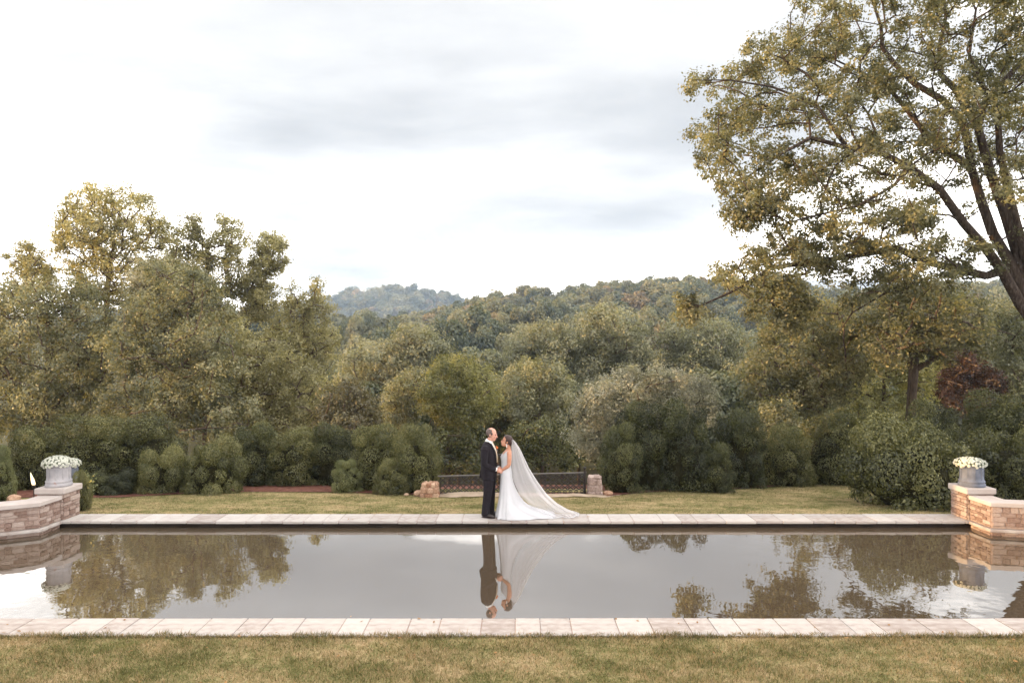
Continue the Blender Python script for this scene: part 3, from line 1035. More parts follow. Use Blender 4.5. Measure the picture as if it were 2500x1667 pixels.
c = pt(1366, 1134, 17.95)
rubble_pier('rubble_pier', 'grey brown rubble stone pier at the right end of the railing', (c.x, 17.95, H(c.x, 17.95)), 0.36, 0.42, 0.50, BV_RUB, M['rubble'], 3)
c = pt(988, 1134, 17.5)
rubble_pier('rubble_pier', 'tan rubble stone pier at the left end of the railing', (c.x, 17.5, H(c.x, 17.5)), 0.46, 0.45, 0.36, BV_TAN, M['rubble_tan'], 4)
rock_labels = [('round pink rock at the foot of the light green bush', 885, 1111, 0.16, 18.3), ('small tan rock left of the flat reddish rock', 933, 1124, 0.14, 17.7), ('flat reddish rock beside the tan rubble pier', 962, 1121, 0.30, 17.6),
               ('small pale rock between red rock and tan pier', 980, 1128, 0.14, 17.3), ('rough reddish rock on the mulch behind the left wall', 32, 1142, 0.34, 16.4), ('low brown rock right of the grey rubble pier', 1396, 1124, 0.26, 17.8)]
for lb, x, y, s_, D in rock_labels:
    c = pt(x, y, D)
    bm = bmesh.new(); bmesh.ops.create_icosphere(bm, subdivisions=2, radius=0.5)
    r_ = random.Random(int(x))
    for v in bm.verts: v.co *= 1 + r_.uniform(-0.12, 0.12)
    me = bpy.data.meshes.new('rock'); bm.to_mesh(me); bm.free(); me.materials.append(M['rubble_tan'])
    o = link('rock', me, None, (c.x, D, H(c.x, D) + s_ * 0.22)); o.scale = (s_, s_ * 0.8, s_ * 0.6)
    tag(o, lb, 'rock', 'rocks along the planting bed')


# ------------------------------------------------------------------ shrubs
def rand_dirs(n, rng):
    d_ = rng.normal(0, 1, (n, 3))
    return d_ / np.linalg.norm(d_, axis=1, keepdims=True)


def shrub_mesh(name, mat, seed, hs, leaves=20000, leaf=0.05):
    """shrub of half-width 1 and height hs, of many round lobes with small knobs"""
    rng = np.random.default_rng(seed)
    lobes = []
    z = 0.16
    while z < hs - 0.16:
        prof = max(0.0, 1 - ((z - 0.1) / hs) ** 2.4) ** 0.5
        rc = 0.76 * prof
        k = max(2, int(round(rc * 11)))
        w0 = rng.uniform(0, 6.28)
        for i in range(k):
            w = w0 + 2 * math.pi * (i + rng.uniform(-0.3, 0.3)) / k
            rr = rc * rng.uniform(0.72, 1.16)
            lobes.append((np.array([rr * math.cos(w), rr * math.sin(w), z + rng.uniform(-0.16, 0.16)]), rng.uniform(0.15, 0.40)))
        z += 0.33
    pos, nrm, tone = [], [], []
    area = sum(r_ * r_ for _, r_ in lobes)
    for c_, r_ in lobes:
        per = int(leaves * r_ * r_ / area)
        dd = rand_dirs(per, rng)
        kn = rand_dirs(9, rng)
        knob = 0.11 * np.max(np.exp(-12 * (1 - dd @ kn.T)), axis=1)[:, None]
        rad = r_ * (0.97 + knob - np.abs(rng.normal(0, 0.13, (per, 1))) + 0.45 * (rng.random((per, 1)) ** 12))
        pos.append(c_ + dd * rad); nrm.append(dd)
        t_ = rng.random((per, 3)); t_[:, 1] = rng.uniform(0.15, 0.75) + 1.6 * (knob[:, 0] - 0.04)
        tone.append(t_)
    pos, nrm, tone = np.concatenate(pos), np.concatenate(nrm), np.concatenate(tone)
    keep = pos[:, 2] > 0.0
    for c_, r_ in lobes:
        keep &= ~(np.linalg.norm(pos - c_, axis=1) < r_ * 0.75)
    pos, nrm, tone = pos[keep], nrm[keep], tone[keep]
    return np_mesh(name, leaf_verts(pos, nrm, leaf, 0.6, rng, 0.45), 4, mat, tone)


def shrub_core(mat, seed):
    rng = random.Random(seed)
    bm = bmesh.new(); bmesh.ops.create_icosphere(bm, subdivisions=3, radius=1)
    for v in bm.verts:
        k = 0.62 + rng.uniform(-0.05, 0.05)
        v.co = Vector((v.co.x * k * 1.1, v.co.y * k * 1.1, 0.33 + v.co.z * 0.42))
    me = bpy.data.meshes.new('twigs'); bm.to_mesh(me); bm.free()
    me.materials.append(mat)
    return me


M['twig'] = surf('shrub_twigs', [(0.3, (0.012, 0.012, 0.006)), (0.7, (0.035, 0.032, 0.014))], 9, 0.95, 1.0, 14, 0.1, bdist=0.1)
SHV = {}
for i, k in enumerate(('box', 'box_light', 'box_dark')):
    SHV[k] = [(h_, shrub_mesh('foliage', FOL[k], 40 + i * 9 + j, h_, 52000 if h_ > 1.5 else 44000, 0.045)) for j, h_ in enumerate((1.15, 2.0, 2.0) if k != 'box_light' else (1.3, 2.0))]
CORE = [shrub_core(M['twig'], i) for i in range(3)]
STEMS = MB()
for k in range(5):
    w = k * 1.3
    STEMS.tube([(0.1 * math.cos(w), 0.1 * math.sin(w), -0.12), (0.25 * math.cos(w), 0.25 * math.sin(w), 0.2), (0.42 * math.cos(w), 0.42 * math.sin(w), 0.5)], [0.05, 0.04, 0.02], 6)
STEMS = STEMS.mesh('stem', M['bark'])


def shrub(x0, x1, y0, y1, D, kind, label, dk=0.85, name='boxwood_shrub', cat='shrub'):
    """pixel box (2352 view): left, right, top, bottom ; stands on the ground at depth D"""
    c = pt((x0 + x1) / 2, y0, D)
    zg = H(c.x, D)
    w = (x1 - x0) * S * D / F / 2
    o = empty(name, (c.x, D, zg), R.uniform(0, 6.28))
    tag(o, label, cat, 'shrubs around the lawn')
    h = (c.z - zg) / 0.97
    sc = (w, w * dk, h)
    # keep the outline width whatever the turn
    a = o.rotation_euler.z
    asp = h / w
    best = min(abs(math.log(asp / q_[0])) for q_ in SHV[kind])
    hs_, fm = R.choice([q_ for q_ in SHV[kind] if abs(math.log(asp / q_[0])) < best + 0.05])
    p = link('foliage', fm, o); p.scale = (w * 0.98, w * 0.98, h / hs_)
    for nm, me in (('twigs', R.choice(CORE)), ('stem', STEMS)):
        p = link(nm, me, o)
        p.scale = (w, w, h)
    return o


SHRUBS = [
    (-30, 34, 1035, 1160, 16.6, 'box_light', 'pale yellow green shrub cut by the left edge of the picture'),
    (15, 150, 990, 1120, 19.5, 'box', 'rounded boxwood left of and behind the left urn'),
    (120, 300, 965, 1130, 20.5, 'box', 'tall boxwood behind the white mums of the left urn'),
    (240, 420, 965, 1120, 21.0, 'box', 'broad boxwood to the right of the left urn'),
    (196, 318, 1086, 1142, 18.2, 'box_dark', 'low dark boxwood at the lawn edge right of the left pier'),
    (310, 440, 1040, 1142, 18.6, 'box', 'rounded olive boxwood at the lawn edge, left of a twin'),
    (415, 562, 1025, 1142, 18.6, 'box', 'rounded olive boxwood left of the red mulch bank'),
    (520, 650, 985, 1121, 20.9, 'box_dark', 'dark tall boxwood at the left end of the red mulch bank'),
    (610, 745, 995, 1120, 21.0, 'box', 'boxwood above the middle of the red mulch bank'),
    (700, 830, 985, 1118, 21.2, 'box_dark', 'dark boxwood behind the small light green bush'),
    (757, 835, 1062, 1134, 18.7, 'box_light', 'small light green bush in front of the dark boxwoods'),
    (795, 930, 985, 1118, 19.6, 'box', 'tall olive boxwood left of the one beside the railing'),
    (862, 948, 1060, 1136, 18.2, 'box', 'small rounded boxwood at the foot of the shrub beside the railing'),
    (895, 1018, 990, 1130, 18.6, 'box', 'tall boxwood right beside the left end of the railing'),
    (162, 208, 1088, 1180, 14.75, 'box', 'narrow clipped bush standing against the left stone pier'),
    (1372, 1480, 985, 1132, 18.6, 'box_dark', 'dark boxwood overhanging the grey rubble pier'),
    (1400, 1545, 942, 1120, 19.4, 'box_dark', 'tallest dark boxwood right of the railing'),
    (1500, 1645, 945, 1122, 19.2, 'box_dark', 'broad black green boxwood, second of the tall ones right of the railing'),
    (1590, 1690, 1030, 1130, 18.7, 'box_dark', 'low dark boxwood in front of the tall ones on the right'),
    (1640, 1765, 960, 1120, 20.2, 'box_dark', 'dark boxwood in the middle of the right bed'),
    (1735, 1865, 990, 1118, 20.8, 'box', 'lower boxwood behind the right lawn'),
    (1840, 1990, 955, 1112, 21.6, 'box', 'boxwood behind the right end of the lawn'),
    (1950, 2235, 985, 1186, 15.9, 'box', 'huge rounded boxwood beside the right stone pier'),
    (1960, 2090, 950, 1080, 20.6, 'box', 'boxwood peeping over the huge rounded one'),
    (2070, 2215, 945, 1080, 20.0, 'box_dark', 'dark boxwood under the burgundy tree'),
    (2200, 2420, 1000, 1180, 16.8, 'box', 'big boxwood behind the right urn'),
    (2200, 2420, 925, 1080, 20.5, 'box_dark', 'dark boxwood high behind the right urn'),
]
for s_ in SHRUBS:
    shrub(*s_)

# unseen hedge added past the pool's left end to block the low sun
for k, yy in enumerate((13.85, 15.6, 17.4, 19.0, 13.0)):
    o = empty('sun_block_hedge', (-16.4, yy, H(-16.4, yy)), k * 1.1)
    tag(o, 'unseen hedge bush added beyond the left end of the pool to block the sun', 'hedge', 'unseen hedge added to block the sun')
    w_ = 1.15 if k < 4 else 0.55
    for nm, me, hz in (('foliage', SHV['box'][1 + k % 2][1], 2.5), ('twigs', CORE[k % 3], 5.0), ('stem', STEMS, 5.0)):
        link(nm, me, o).scale = (w_, w_, hz)

# yellow heads low beside the left pier: sunlight on bush leaves put into colour
fb = pt(203, 1098, 15.0)
o = empty('painted_sunlit_tuft', (fb.x, 15.0, H(fb.x, 15.0)))
tag(o, 'tuft of bush leaves coloured yellow as if sunlit just right of the left urn pier', 'flowers')
b_ = MB(); b_.tube([(0, 0, -0.05), (0, 0, 0.5)], 0.012, 6)
b_.obj('stem', M['bark'], o)
pos = NR.normal(0, 1, (260, 3)) * np.array([0.07, 0.07, 0.12]) + np.array([0, 0, 0.55])
link('leaves', np_mesh('leaves', leaf_verts(pos, rand_dirs(260, NR), 0.06), 4, FOL['box_light'], NR.random((260, 3))), o)
for i in range(22):
    f_ = link('flower_head', SUNLIT_FH, o, (R.gauss(0.02, 0.05), R.gauss(-0.05, 0.05), 0.56 + R.gauss(0, 0.08)))
    f_.scale = (0.025,) * 3; f_.rotation_euler = (R.uniform(0, 1.5), R.uniform(0, 1), R.uniform(0, 6))


# ------------------------------------------------------------------ trees
def in_poly(x, y, poly):
    c = False
    j = len(poly) - 1
    for i in range(len(poly)):
        xi, yi = poly[i]; xj, yj = poly[j]
        if (yi > y) != (yj > y) and x < (xj - xi) * (y - yi) / (yj - yi + 1e-9) + xi: c = not c
        j = i
    return c


def clump_points(poly, n, D, dr, rng, mind):
    xs_ = [p[0] for p in poly]; ys_ = [p[1] for p in poly]
    out_, tries = [], 0
    while len(out_) < n and tries < n * 60:
        tries += 1
        x = rng.uniform(min(xs_), max(xs_)); y = rng.uniform(min(ys_), max(ys_))
        if not in_poly(x, y, poly): continue
        dd = D + max(-1.6, min(1.6, rng.normal(0, 0.75))) * dr
        p = pt(x, y, dd)
        if all((p - q_).length > mind for q_ in out_): out_.append(p)
    return out_


def grow(nodes, parents, clumps, tipr, fixed_r=None, up=0.25):
    """join every clump to the nearest branch node; returns edges with pipe-model radii"""
    nodes = [Vector(p) for p in nodes]; parents = list(parents)
    root = nodes[0]
    pathl = [0.0] * len(nodes)
    for i in range(1, len(nodes)): pathl[i] = pathl[parents[i]] + (nodes[i] - nodes[parents[i]]).length
    order = sorted(clumps, key=lambda c_: min((c_ - q_).length for q_ in nodes))
    for c_ in order:
        arr = np.array([tuple(q_) for q_ in nodes])
        dvec = np.linalg.norm(arr - np.array(tuple(c_)), axis=1)
        pen = np.maximum(0, arr[:, 2] - c_.z) * 0.6
        j = int(np.argmin(dvec + 0.18 * np.array(pathl) + pen))
        q_ = nodes[j]
        mid = (q_ + c_) / 2 + Vector((R.uniform(-1, 1), R.uniform(-1, 1), R.uniform(-0.2, 1.0))) * (c_ - q_).length * 0.10
        nodes.append(mid); parents.append(j); pathl.append(pathl[j] + (mid - q_).length)
        nodes.append(Vector(c_)); parents.append(len(nodes) - 2); pathl.append(pathl[-1] + (c_ - mid).length)
    cnt = [1.0] * len(nodes)
    for i in range(len(nodes) - 1, 0, -1): cnt[parents[i]] += cnt[i] * 0.8
    rad = [tipr * (k ** 0.46) for k in cnt]
    if fixed_r:
        for i, r_ in fixed_r.items(): rad[i] = r_
    return nodes, parents, rad


def tree(name, label, nodes, parents, clumps, D, mat, bark, leaf, per, cr, tipr, rng, group=None, fixed_r=None, cat='tree', droop=0.3, flat=0.8, base=None):
    nodes, parents, rad = grow(nodes, parents, clumps, tipr, fixed_r)
    base = nodes[0]
    o = empty(name, base)
    tag(o, label, cat, group)
    b_ = MB()
    for i in range(1, len(nodes)):
        j = parents[i]
        b_.tube([nodes[j] - base, nodes[i] - base], [rad[j] if (fixed_r and j in fixed_r and i in fixed_r) else min(rad[j], rad[i] * 1.35), rad[i]], 7 if rad[i] > 0.05 else 5, ref=(0.3, 1, 0.2), cap=False)
    b_.obj('trunk', bark, o, sm=True)
    pos, nrm, tone = [], [], []
    for c_ in clumps:
        k = int(per * rng.uniform(0.6, 1.3))
        r_ = cr * rng.uniform(0.7, 1.3)
        dd = rand_dirs(k, rng)
        # leaves gather round several twig tips inside the clump
        nt_ = 7
        tips = rand_dirs(nt_, rng) * rng.uniform(0.35, 0.95, (nt_, 1)) * r_
        which = rng.integers(0, nt_, k)
        loc = tips[which] + rng.normal(0, 1, (k, 3)) * r_ * 0.22
        loc[:, 2] *= flat
        pos.append(loc + np.array(tuple(c_ - base)))
        nn = dd * 0.25 + np.array([0, 0, 0.4]) + loc / (r_ + 1e-6) * 1.0
        nrm.append(nn)
        t_ = rng.random((k, 3)); t_[:, 1] = rng.uniform(0.1, 0.9) + 0.25 * (rng.random(nt_)[which] - 0.5)
        tone.append(t_)
    pos, nrm, tone = np.concatenate(pos), np.concatenate(nrm), np.concatenate(tone)
    v = leaf_verts(pos, nrm, leaf, 0.55, rng, 0.4, droop)
    link('crown', np_mesh('crown', v, 4, mat, tone), o)
    return o


def hero(name, label, poly, D, dr, n, per, cr, leaf, mat, trunk, bark='bark', group=None, seed=0, mind=None, tipr=0.02, flat=0.85):
    """crown from an outline (2352 view pixels) at depth D; trunk pixels from the crown down, foot on the ground"""
    rng = np.random.default_rng(seed + 1000)
    mx_ = sum(p[0] for p in poly) / len(poly); my_ = sum(p[1] for p in poly) / len(poly)
    mr_ = sum(math.hypot(p[0] - mx_, p[1] - my_) for p in poly) / len(poly)
    ks = max(0.7, 1 - (0.1 if group == LEFT else 0.6) * cr * F / (D * S) / mr_)          # the clumps' own size makes up the rest of the outline
    poly = [(mx_ + (p[0] - mx_) * ks, my_ + (p[1] - my_) * ks) for p in poly]
    cl = clump_points(poly, n, D, dr, rng, mind or cr * 0.6)
    tr_ = [pt(x, y, D) for x, y in trunk]
    foot = tr_[-1]
    zg = H(foot.x, D)
    base = Vector((foot.x, D, zg - 0.3))
    nodes = [base] + tr_[::-1][0:]
    if (nodes[1] - nodes[0]).length < 0.5: nodes.pop(1)
    parents = [0] + list(range(len(nodes) - 1))
    return tree(name, label, nodes, parents, cl, D, FOL[mat], M[bark], leaf, per, cr, tipr, rng, group, flat=flat)


LEFT = 'trees massed at the left'
hero('tall_tree', 'tall airy golden green tree, highest top at the left', [(135, 520), (145, 470), (172, 432), (230, 424), (300, 428), (360, 462), (385, 500), (382, 560), (400, 620), (400, 690), (330, 720), (240, 700), (160, 650), (118, 580)],
     42, 2.2, 290, 150, 0.64, 0.145, 'gold', [(262, 560), (250, 620), (245, 690), (240, 900)], group=LEFT, seed=1)
hero('tall_tree', 'golden green tree with twin spires right of the highest top', [(392, 560), (402, 505), (440, 492), (475, 520), (492, 560), (508, 500), (545, 494), (562, 530), (575, 590), (575, 700), (520, 760), (430, 740), (392, 640)],
     42, 2.0, 215, 150, 0.6, 0.145, 'gold', [(480, 580), (470, 680), (470, 900)], group=LEFT, seed=2)
hero('tall_tree', 'airy olive tree with rounded top nearest the open sky', [(572, 610), (592, 540), (620, 530), (652, 560), (655, 600), (640, 640), (640, 700), (600, 740), (560, 730)],
     42.5, 1.5, 125, 150, 0.55, 0.14, 'gold', [(615, 620), (590, 680), (560, 760), (540, 900)], group=LEFT, seed=3)
hero('tall_tree', 'low airy tree top at the far left against the sky', [(12, 600), (30, 568), (70, 552), (106, 590), (125, 610), (120, 670), (60, 690), (12, 660)],
     44, 1.4, 62, 150, 0.6, 0.145, 'gold', [(62, 620), (66, 700), (70, 900)], group=LEFT, seed=4)
hero('tall_tree', 'spiky golden tree at the right end of the left trees', [(640, 720), (662, 645), (680, 690), (695, 655), (708, 690), (730, 650), (745, 690), (762, 690), (776, 760), (766, 840), (735, 900), (660, 940), (610, 900), (612, 780)],
     40, 1.8, 200, 160, 0.55, 0.14, 'gold', [(700, 720), (680, 820), (640, 960)], group=LEFT, seed=5)
hero('broad_tree', 'broad grey green tree with layered branches in the middle of the left trees', [(330, 620), (380, 598), (430, 610), (490, 650), (525, 710), (540, 800), (590, 880), (575, 990), (350, 1010), (225, 960), (235, 880), (265, 800), (250, 740), (300, 670)],
     33, 3.0, 300, 230, 0.7, 0.13, 'olive', [(400, 680), (395, 800), (390, 950)], group=LEFT, seed=6)
hero('broad_tree', 'silvery tree top in front of the golden trees', [(290, 640), (340, 600), (400, 592), (470, 630), (490, 690), (440, 730), (340, 740), (290, 700)],
     36, 1.5, 80, 210, 0.65, 0.13, 'grey', [(390, 660), (380, 760), (375, 950)], group=LEFT, seed=16)
hero('broad_tree', 'dense dull green tree filling the left edge', [(-60, 660), (60, 648), (200, 645), (262, 720), (255, 860), (230, 1000), (-60, 1010)],
     37, 2.8, 300, 200, 0.8, 0.15, 'olive', [(110, 720), (110, 850), (105, 960)], group=LEFT, seed=7)
hero('broad_tree', 'drooping golden brown tree under the spiky golden one', [(530, 740), (620, 760), (700, 830), (745, 890), (735, 970), (650, 1020), (540, 1020), (510, 900)],
     36, 2.4, 200, 200, 0.7, 0.135, 'gold', [(610, 830), (600, 900), (590, 980)], group=LEFT, seed=8)
hero('small_tree', 'dark brownish low tree behind the left boxwoods', [(720, 940), (750, 885), (800, 868), (850, 880), (880, 930), (880, 1000), (800, 1020), (720, 1000)],
     31, 2.0, 90, 160, 0.6, 0.13, 'brown', [(800, 930), (800, 1000)], seed=9)

hero('round_tree', 'round bright green tree rising behind the groom', [(965, 880), (985, 838), (1050, 806), (1110, 828), (1150, 880), (1148, 940), (1110, 980), (1040, 985), (975, 960), (960, 920)],
     45, 2.4, 130, 330, 0.95, 0.16, 'green', [(1058, 890), (1056, 960), (1054, 1060)], group=None, seed=10)
hero('round_tree', 'yellow green tree leaning out left of the round bright one', [(872, 960), (885, 890), (935, 850), (975, 835), (980, 900), (965, 980), (900, 1010)],
     52, 2.2, 100, 200, 0.85, 0.19, 'olive', [(930, 910), (935, 1000)], seed=11)
hero('silver_tree', 'wide silvery grey tree above the dark right boxwoods', [(1300, 960), (1322, 905), (1400, 862), (1445, 835), (1490, 818), (1550, 850), (1620, 868), (1662, 892), (1672, 950), (1600, 990), (1500, 990), (1420, 1010), (1370, 1060), (1310, 1060), (1290, 1010)],
     32, 2.2, 190, 300, 0.68, 0.115, 'grey', [(1490, 890), (1490, 960), (1480, 1040)], seed=12)
hero('grey_tree', 'dull grey green tree between the bright green and the silvery tree', [(1150, 850), (1210, 815), (1290, 830), (1330, 880), (1310, 960), (1270, 1000), (1180, 990), (1145, 930)],
     55, 2.6, 110, 190, 1.0, 0.23, 'olive', [(1240, 880), (1240, 960), (1245, 1060)], seed=13)
hero('shade_tree', 'dark undergrowth tree seen above the railing', [(1150, 980), (1250, 960), (1330, 990), (1340, 1080), (1150, 1090)],
     44, 2.2, 90, 150, 0.8, 0.18, 'box', [(1245, 1020), (1245, 1090)], seed=14)
hero('shade_tree', 'dark low tree below the bright green one', [(1000, 990), (1090, 980), (1140, 1000), (1150, 1090), (1000, 1100), (880, 1060), (900, 1010)],
     42, 2.2, 90, 150, 0.8, 0.18, 'box_dark', [(1030, 1030), (1030, 1090)], seed=15)

for k_, (lb, po, tk) in enumerate((
    ('pale feathery tree behind the veil, left of two more', [(1150, 810), (1200, 760), (1270, 728), (1330, 762), (1345, 850), (1260, 890), (1165, 880)], [(1250, 800), (1250, 960)]),
    ('pale feathery tree with the highest top below the ridge', [(1290, 780), (1370, 697), (1460, 702), (1505, 760), (1495, 850), (1400, 890), (1305, 870)], [(1400, 780), (1400, 960)]),
    ('wide pale tree above the right part of the silvery tree', [(1480, 770), (1560, 722), (1680, 730), (1750, 785), (1725, 880), (1640, 910), (1530, 870)], [(1620, 800), (1620, 960)]),
    ('pale tree left of the yellow green leaning tree', [(765, 900), (800, 810), (860, 775), (925, 790), (960, 860), (900, 930), (790, 930)], [(860, 840), (860, 960)]),
    ('pale tree rising behind the round bright green one', [(870, 800), (930, 748), (1000, 765), (1050, 815), (990, 870), (900, 850)], [(960, 800), (960, 960)]))):
    hero('pale_tree', lb, po, 70, 4.0, 120, 260, 1.5, 0.27, 'sage', tk, seed=60 + k_, group='pale trees of the middle distance', tipr=0.03)

RIGHT = 'trees massed at the right'
hero('dark_tree', 'dark olive tree with hanging leaves left of the forked trunk', [(1700, 840), (1740, 760), (1790, 700), (1850, 660), (1960, 680), (2010, 760), (1990, 880), (1920, 960), (1830, 960), (1760, 920), (1720, 940), (1690, 890)],
     33, 2.8, 220, 180, 0.7, 0.15, 'oak', [(1880, 780), (1890, 880), (1895, 980)], group=RIGHT, seed=20)
hero('forked_tree', 'dark tree with a thick low forked trunk at the right', [(1960, 740), (2010, 660), (2110, 630), (2230, 660), (2300, 720), (2290, 820), (2200, 850), (2130, 830), (2030, 850), (1960, 820)],
     31, 2.8, 200, 180, 0.7, 0.15, 'oak', [(2105, 740), (2098, 850), (2090, 960)], group=RIGHT, seed=21, tipr=0.032)
hero('burgundy_tree', 'small burgundy leaved tree above the right urn', [(2150, 930), (2165, 860), (2200, 830), (2222, 792), (2245, 830), (2300, 850), (2320, 890), (2290, 940), (2220, 960)],
     27, 1.3, 90, 190, 0.42, 0.105, 'burgundy', [(2225, 860), (2226, 920), (2228, 980)], group=RIGHT, seed=22)
hero('olive_tree', 'olive green tree filling the right edge below the big trunk', [(2240, 760), (2280, 690), (2360, 680), (2450, 700), (2460, 940), (2330, 960), (2280, 860)],
     36, 2.6, 150, 170, 0.8, 0.17, 'olive', [(2350, 780), (2350, 900)], group=RIGHT, seed=23)
hero('pale_shrub_tree', 'pale tan feathery small tree left of the dark olive one', [(1730, 1000), (1740, 930), (1780, 910), (1840, 930), (1850, 1010), (1790, 1050)],
     25, 1.0, 60, 170, 0.42, 0.11, 'olive', [(1790, 960), (1790, 1030)], group=RIGHT, seed=24)
hero('olive_tree', 'yellow green tree behind the forked trunk', [(1900, 800), (2040, 780), (2160, 800), (2200, 900), (2120, 980), (1960, 980), (1890, 900)],
     42, 2.0, 100, 150, 0.9, 0.2, 'green', [(2030, 860), (2030, 980)], group=RIGHT, seed=25)

# ---- the big tree at the right: limbs follow the photograph, at 24 m
BD = 24.0


def q7(x, y): return (1640 + x / 2.45, y / 2.45)
def q8(x, y): return (1640 + x / 2.45, 600 + y / 2.45)


def rp(p, dy=0.0):
    d_ = BD + dy
    return Vector(((p[0] - XV) * d_ / F, d_, HC - (p[1] - YH) * d_ / F))


LIMBS = [  # points (photo pixels), depth drift, start radius, end radius, parent limb, parent point
    ([(2665, 1180), (2640, 1050), (2605, 930), (2568, 835)], 0.0, 0.48, 0.32, None, None),
    ([(2492, 745), (2445, 660), q8(1880, 20), q7(1740, 1330), q7(1600, 1130), q7(1420, 1000), q7(1250, 915), q7(1050, 885), q7(830, 825), q7(640, 930), q7(450, 1060)], -2.5, 0.19, 0.03, 0, 3),
    ([(2505, 730), (2470, 650), q7(1920, 1400), q7(1850, 1200), q7(1790, 1000), q7(1600, 880), q7(1500, 780), q7(1400, 650), q7(1290, 520), q7(1150, 440), q7(980, 360)], 1.5, 0.21, 0.03, 0, 3),
    ([q7(1770, 850), q7(1740, 740), q7(1620, 600), q7(1450, 500), q7(1330, 380), q7(1260, 290), q7(1250, 150), q7(1180, -60)], -0.8, 0.15, 0.04, 2, 4),
    ([(2520, 720), (2490, 640), q7(2000, 1300), q7(1900, 1020), q7(1830, 760), q7(1700, 540), q7(1610, 450), q7(1600, 280), q7(1640, 100), q7(1620, -120)], 1.0, 0.21, 0.04, 0, 3),
    ([q7(1870, 620), q7(1950, 530), q7(2100, 360), q7(2300, 150), q7(2400, -150)], 2.0, 0.13, 0.05, 4, 4),
    ([(2535, 710), (2505, 630), q7(2060, 1330), q7(2000, 1080), q7(1960, 900), q7(1950, 700), q7(1910, 580), q7(1830, 470), q7(1780, 330), q7(1820, 60)], -1.5, 0.17, 0.035, 0, 3),
    ([q8(1880, 180), q8(1500, 90), q8(1350, 15), q8(1090, 60), q8(830, 100), q8(600, 130), q8(480, 210), q8(350, 280), q8(170, 360), q8(90, 380)], -1.5, 0.14, 0.015, 1, 1),
    ([q8(1450, 190), q8(1300, 270), q8(1080, 400), q8(1000, 520)], 0.8, 0.06, 0.015, 7, 1),
    ([q7(2250, 1300), q7(2400, 900), q7(2600, 500), q7(2700, 0)], 2.5, 0.2, 0.05, 0, 3),
    ([q7(1330, 1110), q7(1120, 1230), q7(900, 1280), q7(700, 1330), q7(520, 1230), q7(420, 1180)], -1.0, 0.05, 0.012, 1, 5),
    ([q7(860, 620), q7(600, 520), q7(350, 480), q7(120, 480)], -1.0, 0.05, 0.012, 1, 7),
]
nodes, parents, fixed, first = [], [], {}, []
for li, (ps, drift, r0, r1, pl_, pp_) in enumerate(LIMBS):
    idx = []
    py0 = 0.0 if pl_ is None else nodes[first[pl_][pp_]].y - BD
    for k, p in enumerate(ps):
        t = k / (len(ps) - 1)
        v = rp(p, py0 + drift * t)
        if pl_ is None and k == 0: v.z = H(v.x, BD) - 0.4
        nodes.append(v)
        i = len(nodes) - 1
        parents.append(i - 1 if k else (0 if pl_ is None else first[pl_][pp_]))
        fixed[i] = r0 + (r1 - r0) * t
        idx.append(i)
    first.append(idx)
rngb = np.random.default_rng(77)
BIGPOLY = [(1830, -60), (1800, 10), (1745, 75), (1700, 150), (1640, 165), (1575, 190), (1580, 222), (1650, 240), (1640, 290), (1585, 300), (1590, 340), (1580, 400), (1640, 430), (1690, 440), (1720, 475), (1800, 430), (1850, 430), (1900, 430),
           (1960, 440), (2020, 410), (2120, 450), (2220, 480), (2290, 440), (2350, 520), (2480, 540), (2560, 300), (2520, -120), (1900, -140)]
LOWPOLY = [(1630, 610), (1650, 590), (1700, 575), (1730, 530), (1790, 510), (1830, 460), (1900, 440), (2010, 430), (2120, 470), (2180, 520), (2300, 600), (2280, 650), (2200, 640), (2110, 690), (2040, 680), (1950, 700), (1900, 650), (1830, 640), (1800, 700), (1740, 730), (1700, 700), (1650, 660)]
HANG = [(1780, 640), (1830, 640), (1860, 690), (1840, 760), (1780, 740)]
TIP = [(1562, 690), (1600, 690), (1610, 725), (1575, 730)]
TIP2 = [(1660, 480), (1690, 460), (1790, 430), (1800, 470), (1720, 520), (1680, 530)]
GOLDL = [(1690, 850), (1720, 800), (1745, 850), (1740, 910), (1700, 900)]
clb = clump_points(BIGPOLY, 540, BD, 2.6, rngb, 0.4) + clump_points(LOWPOLY, 165, BD - 1.0, 1.8, rngb, 0.4) + clump_points(HANG, 26, BD - 1, 0.6, rngb, 0.3) + clump_points(TIP, 7, BD - 1.5, 0.3, rngb, 0.25) + clump_points(TIP2, 22, BD - 1, 0.6, rngb, 0.3)
big = tree('spreading_tree', 'huge spreading tree with bare dark limbs filling the upper right', nodes, parents, clb, BD, FOL['oak'], M['bark_grey'], 0.115, 240, 0.52, 0.012, rngb, RIGHT, fixed_r=fixed, flat=0.8)


# ------------------------------------------------------------------ woods on the slopes
def wood_tree_mesh(mat, seed, n, leaf):
    """unit crown: radius 1, height about 2, built of lobes"""
    rng = np.random.default_rng(seed)
    lob = []
    for i in range(16):
        d_ = rand_dirs(1, rng)[0]
        d_[2] = d_[2] * 0.9 + 0.15
        lob.append((d_ * rng.uniform(0.4, 0.72) * np.array([1, 1, 1.05]), rng.uniform(0.28, 0.46)))
    pos, nrm, tone = [], [], []
    per = n // 16
    for c_, r_ in lob:
        dd = rand_dirs(per, rng)
        p = c_ + dd * r_ * (1 - np.abs(rng.normal(0, 0.18, (per, 1))))
        pos.append(p); nrm.append(dd + np.array([0, 0, 0.2]))
        t_ = rng.random((per, 3)); t_[:, 1] = rng.uniform(0.2, 0.8)
        tone.append(t_)
    pos = np.concatenate(pos) + np.array([0, 0, 1.05])
    v = leaf_verts(pos, np.concatenate(nrm), leaf, 0.65, rng, 0.5)
    return np_mesh('crown', v, 4, mat, np.concatenate(tone))


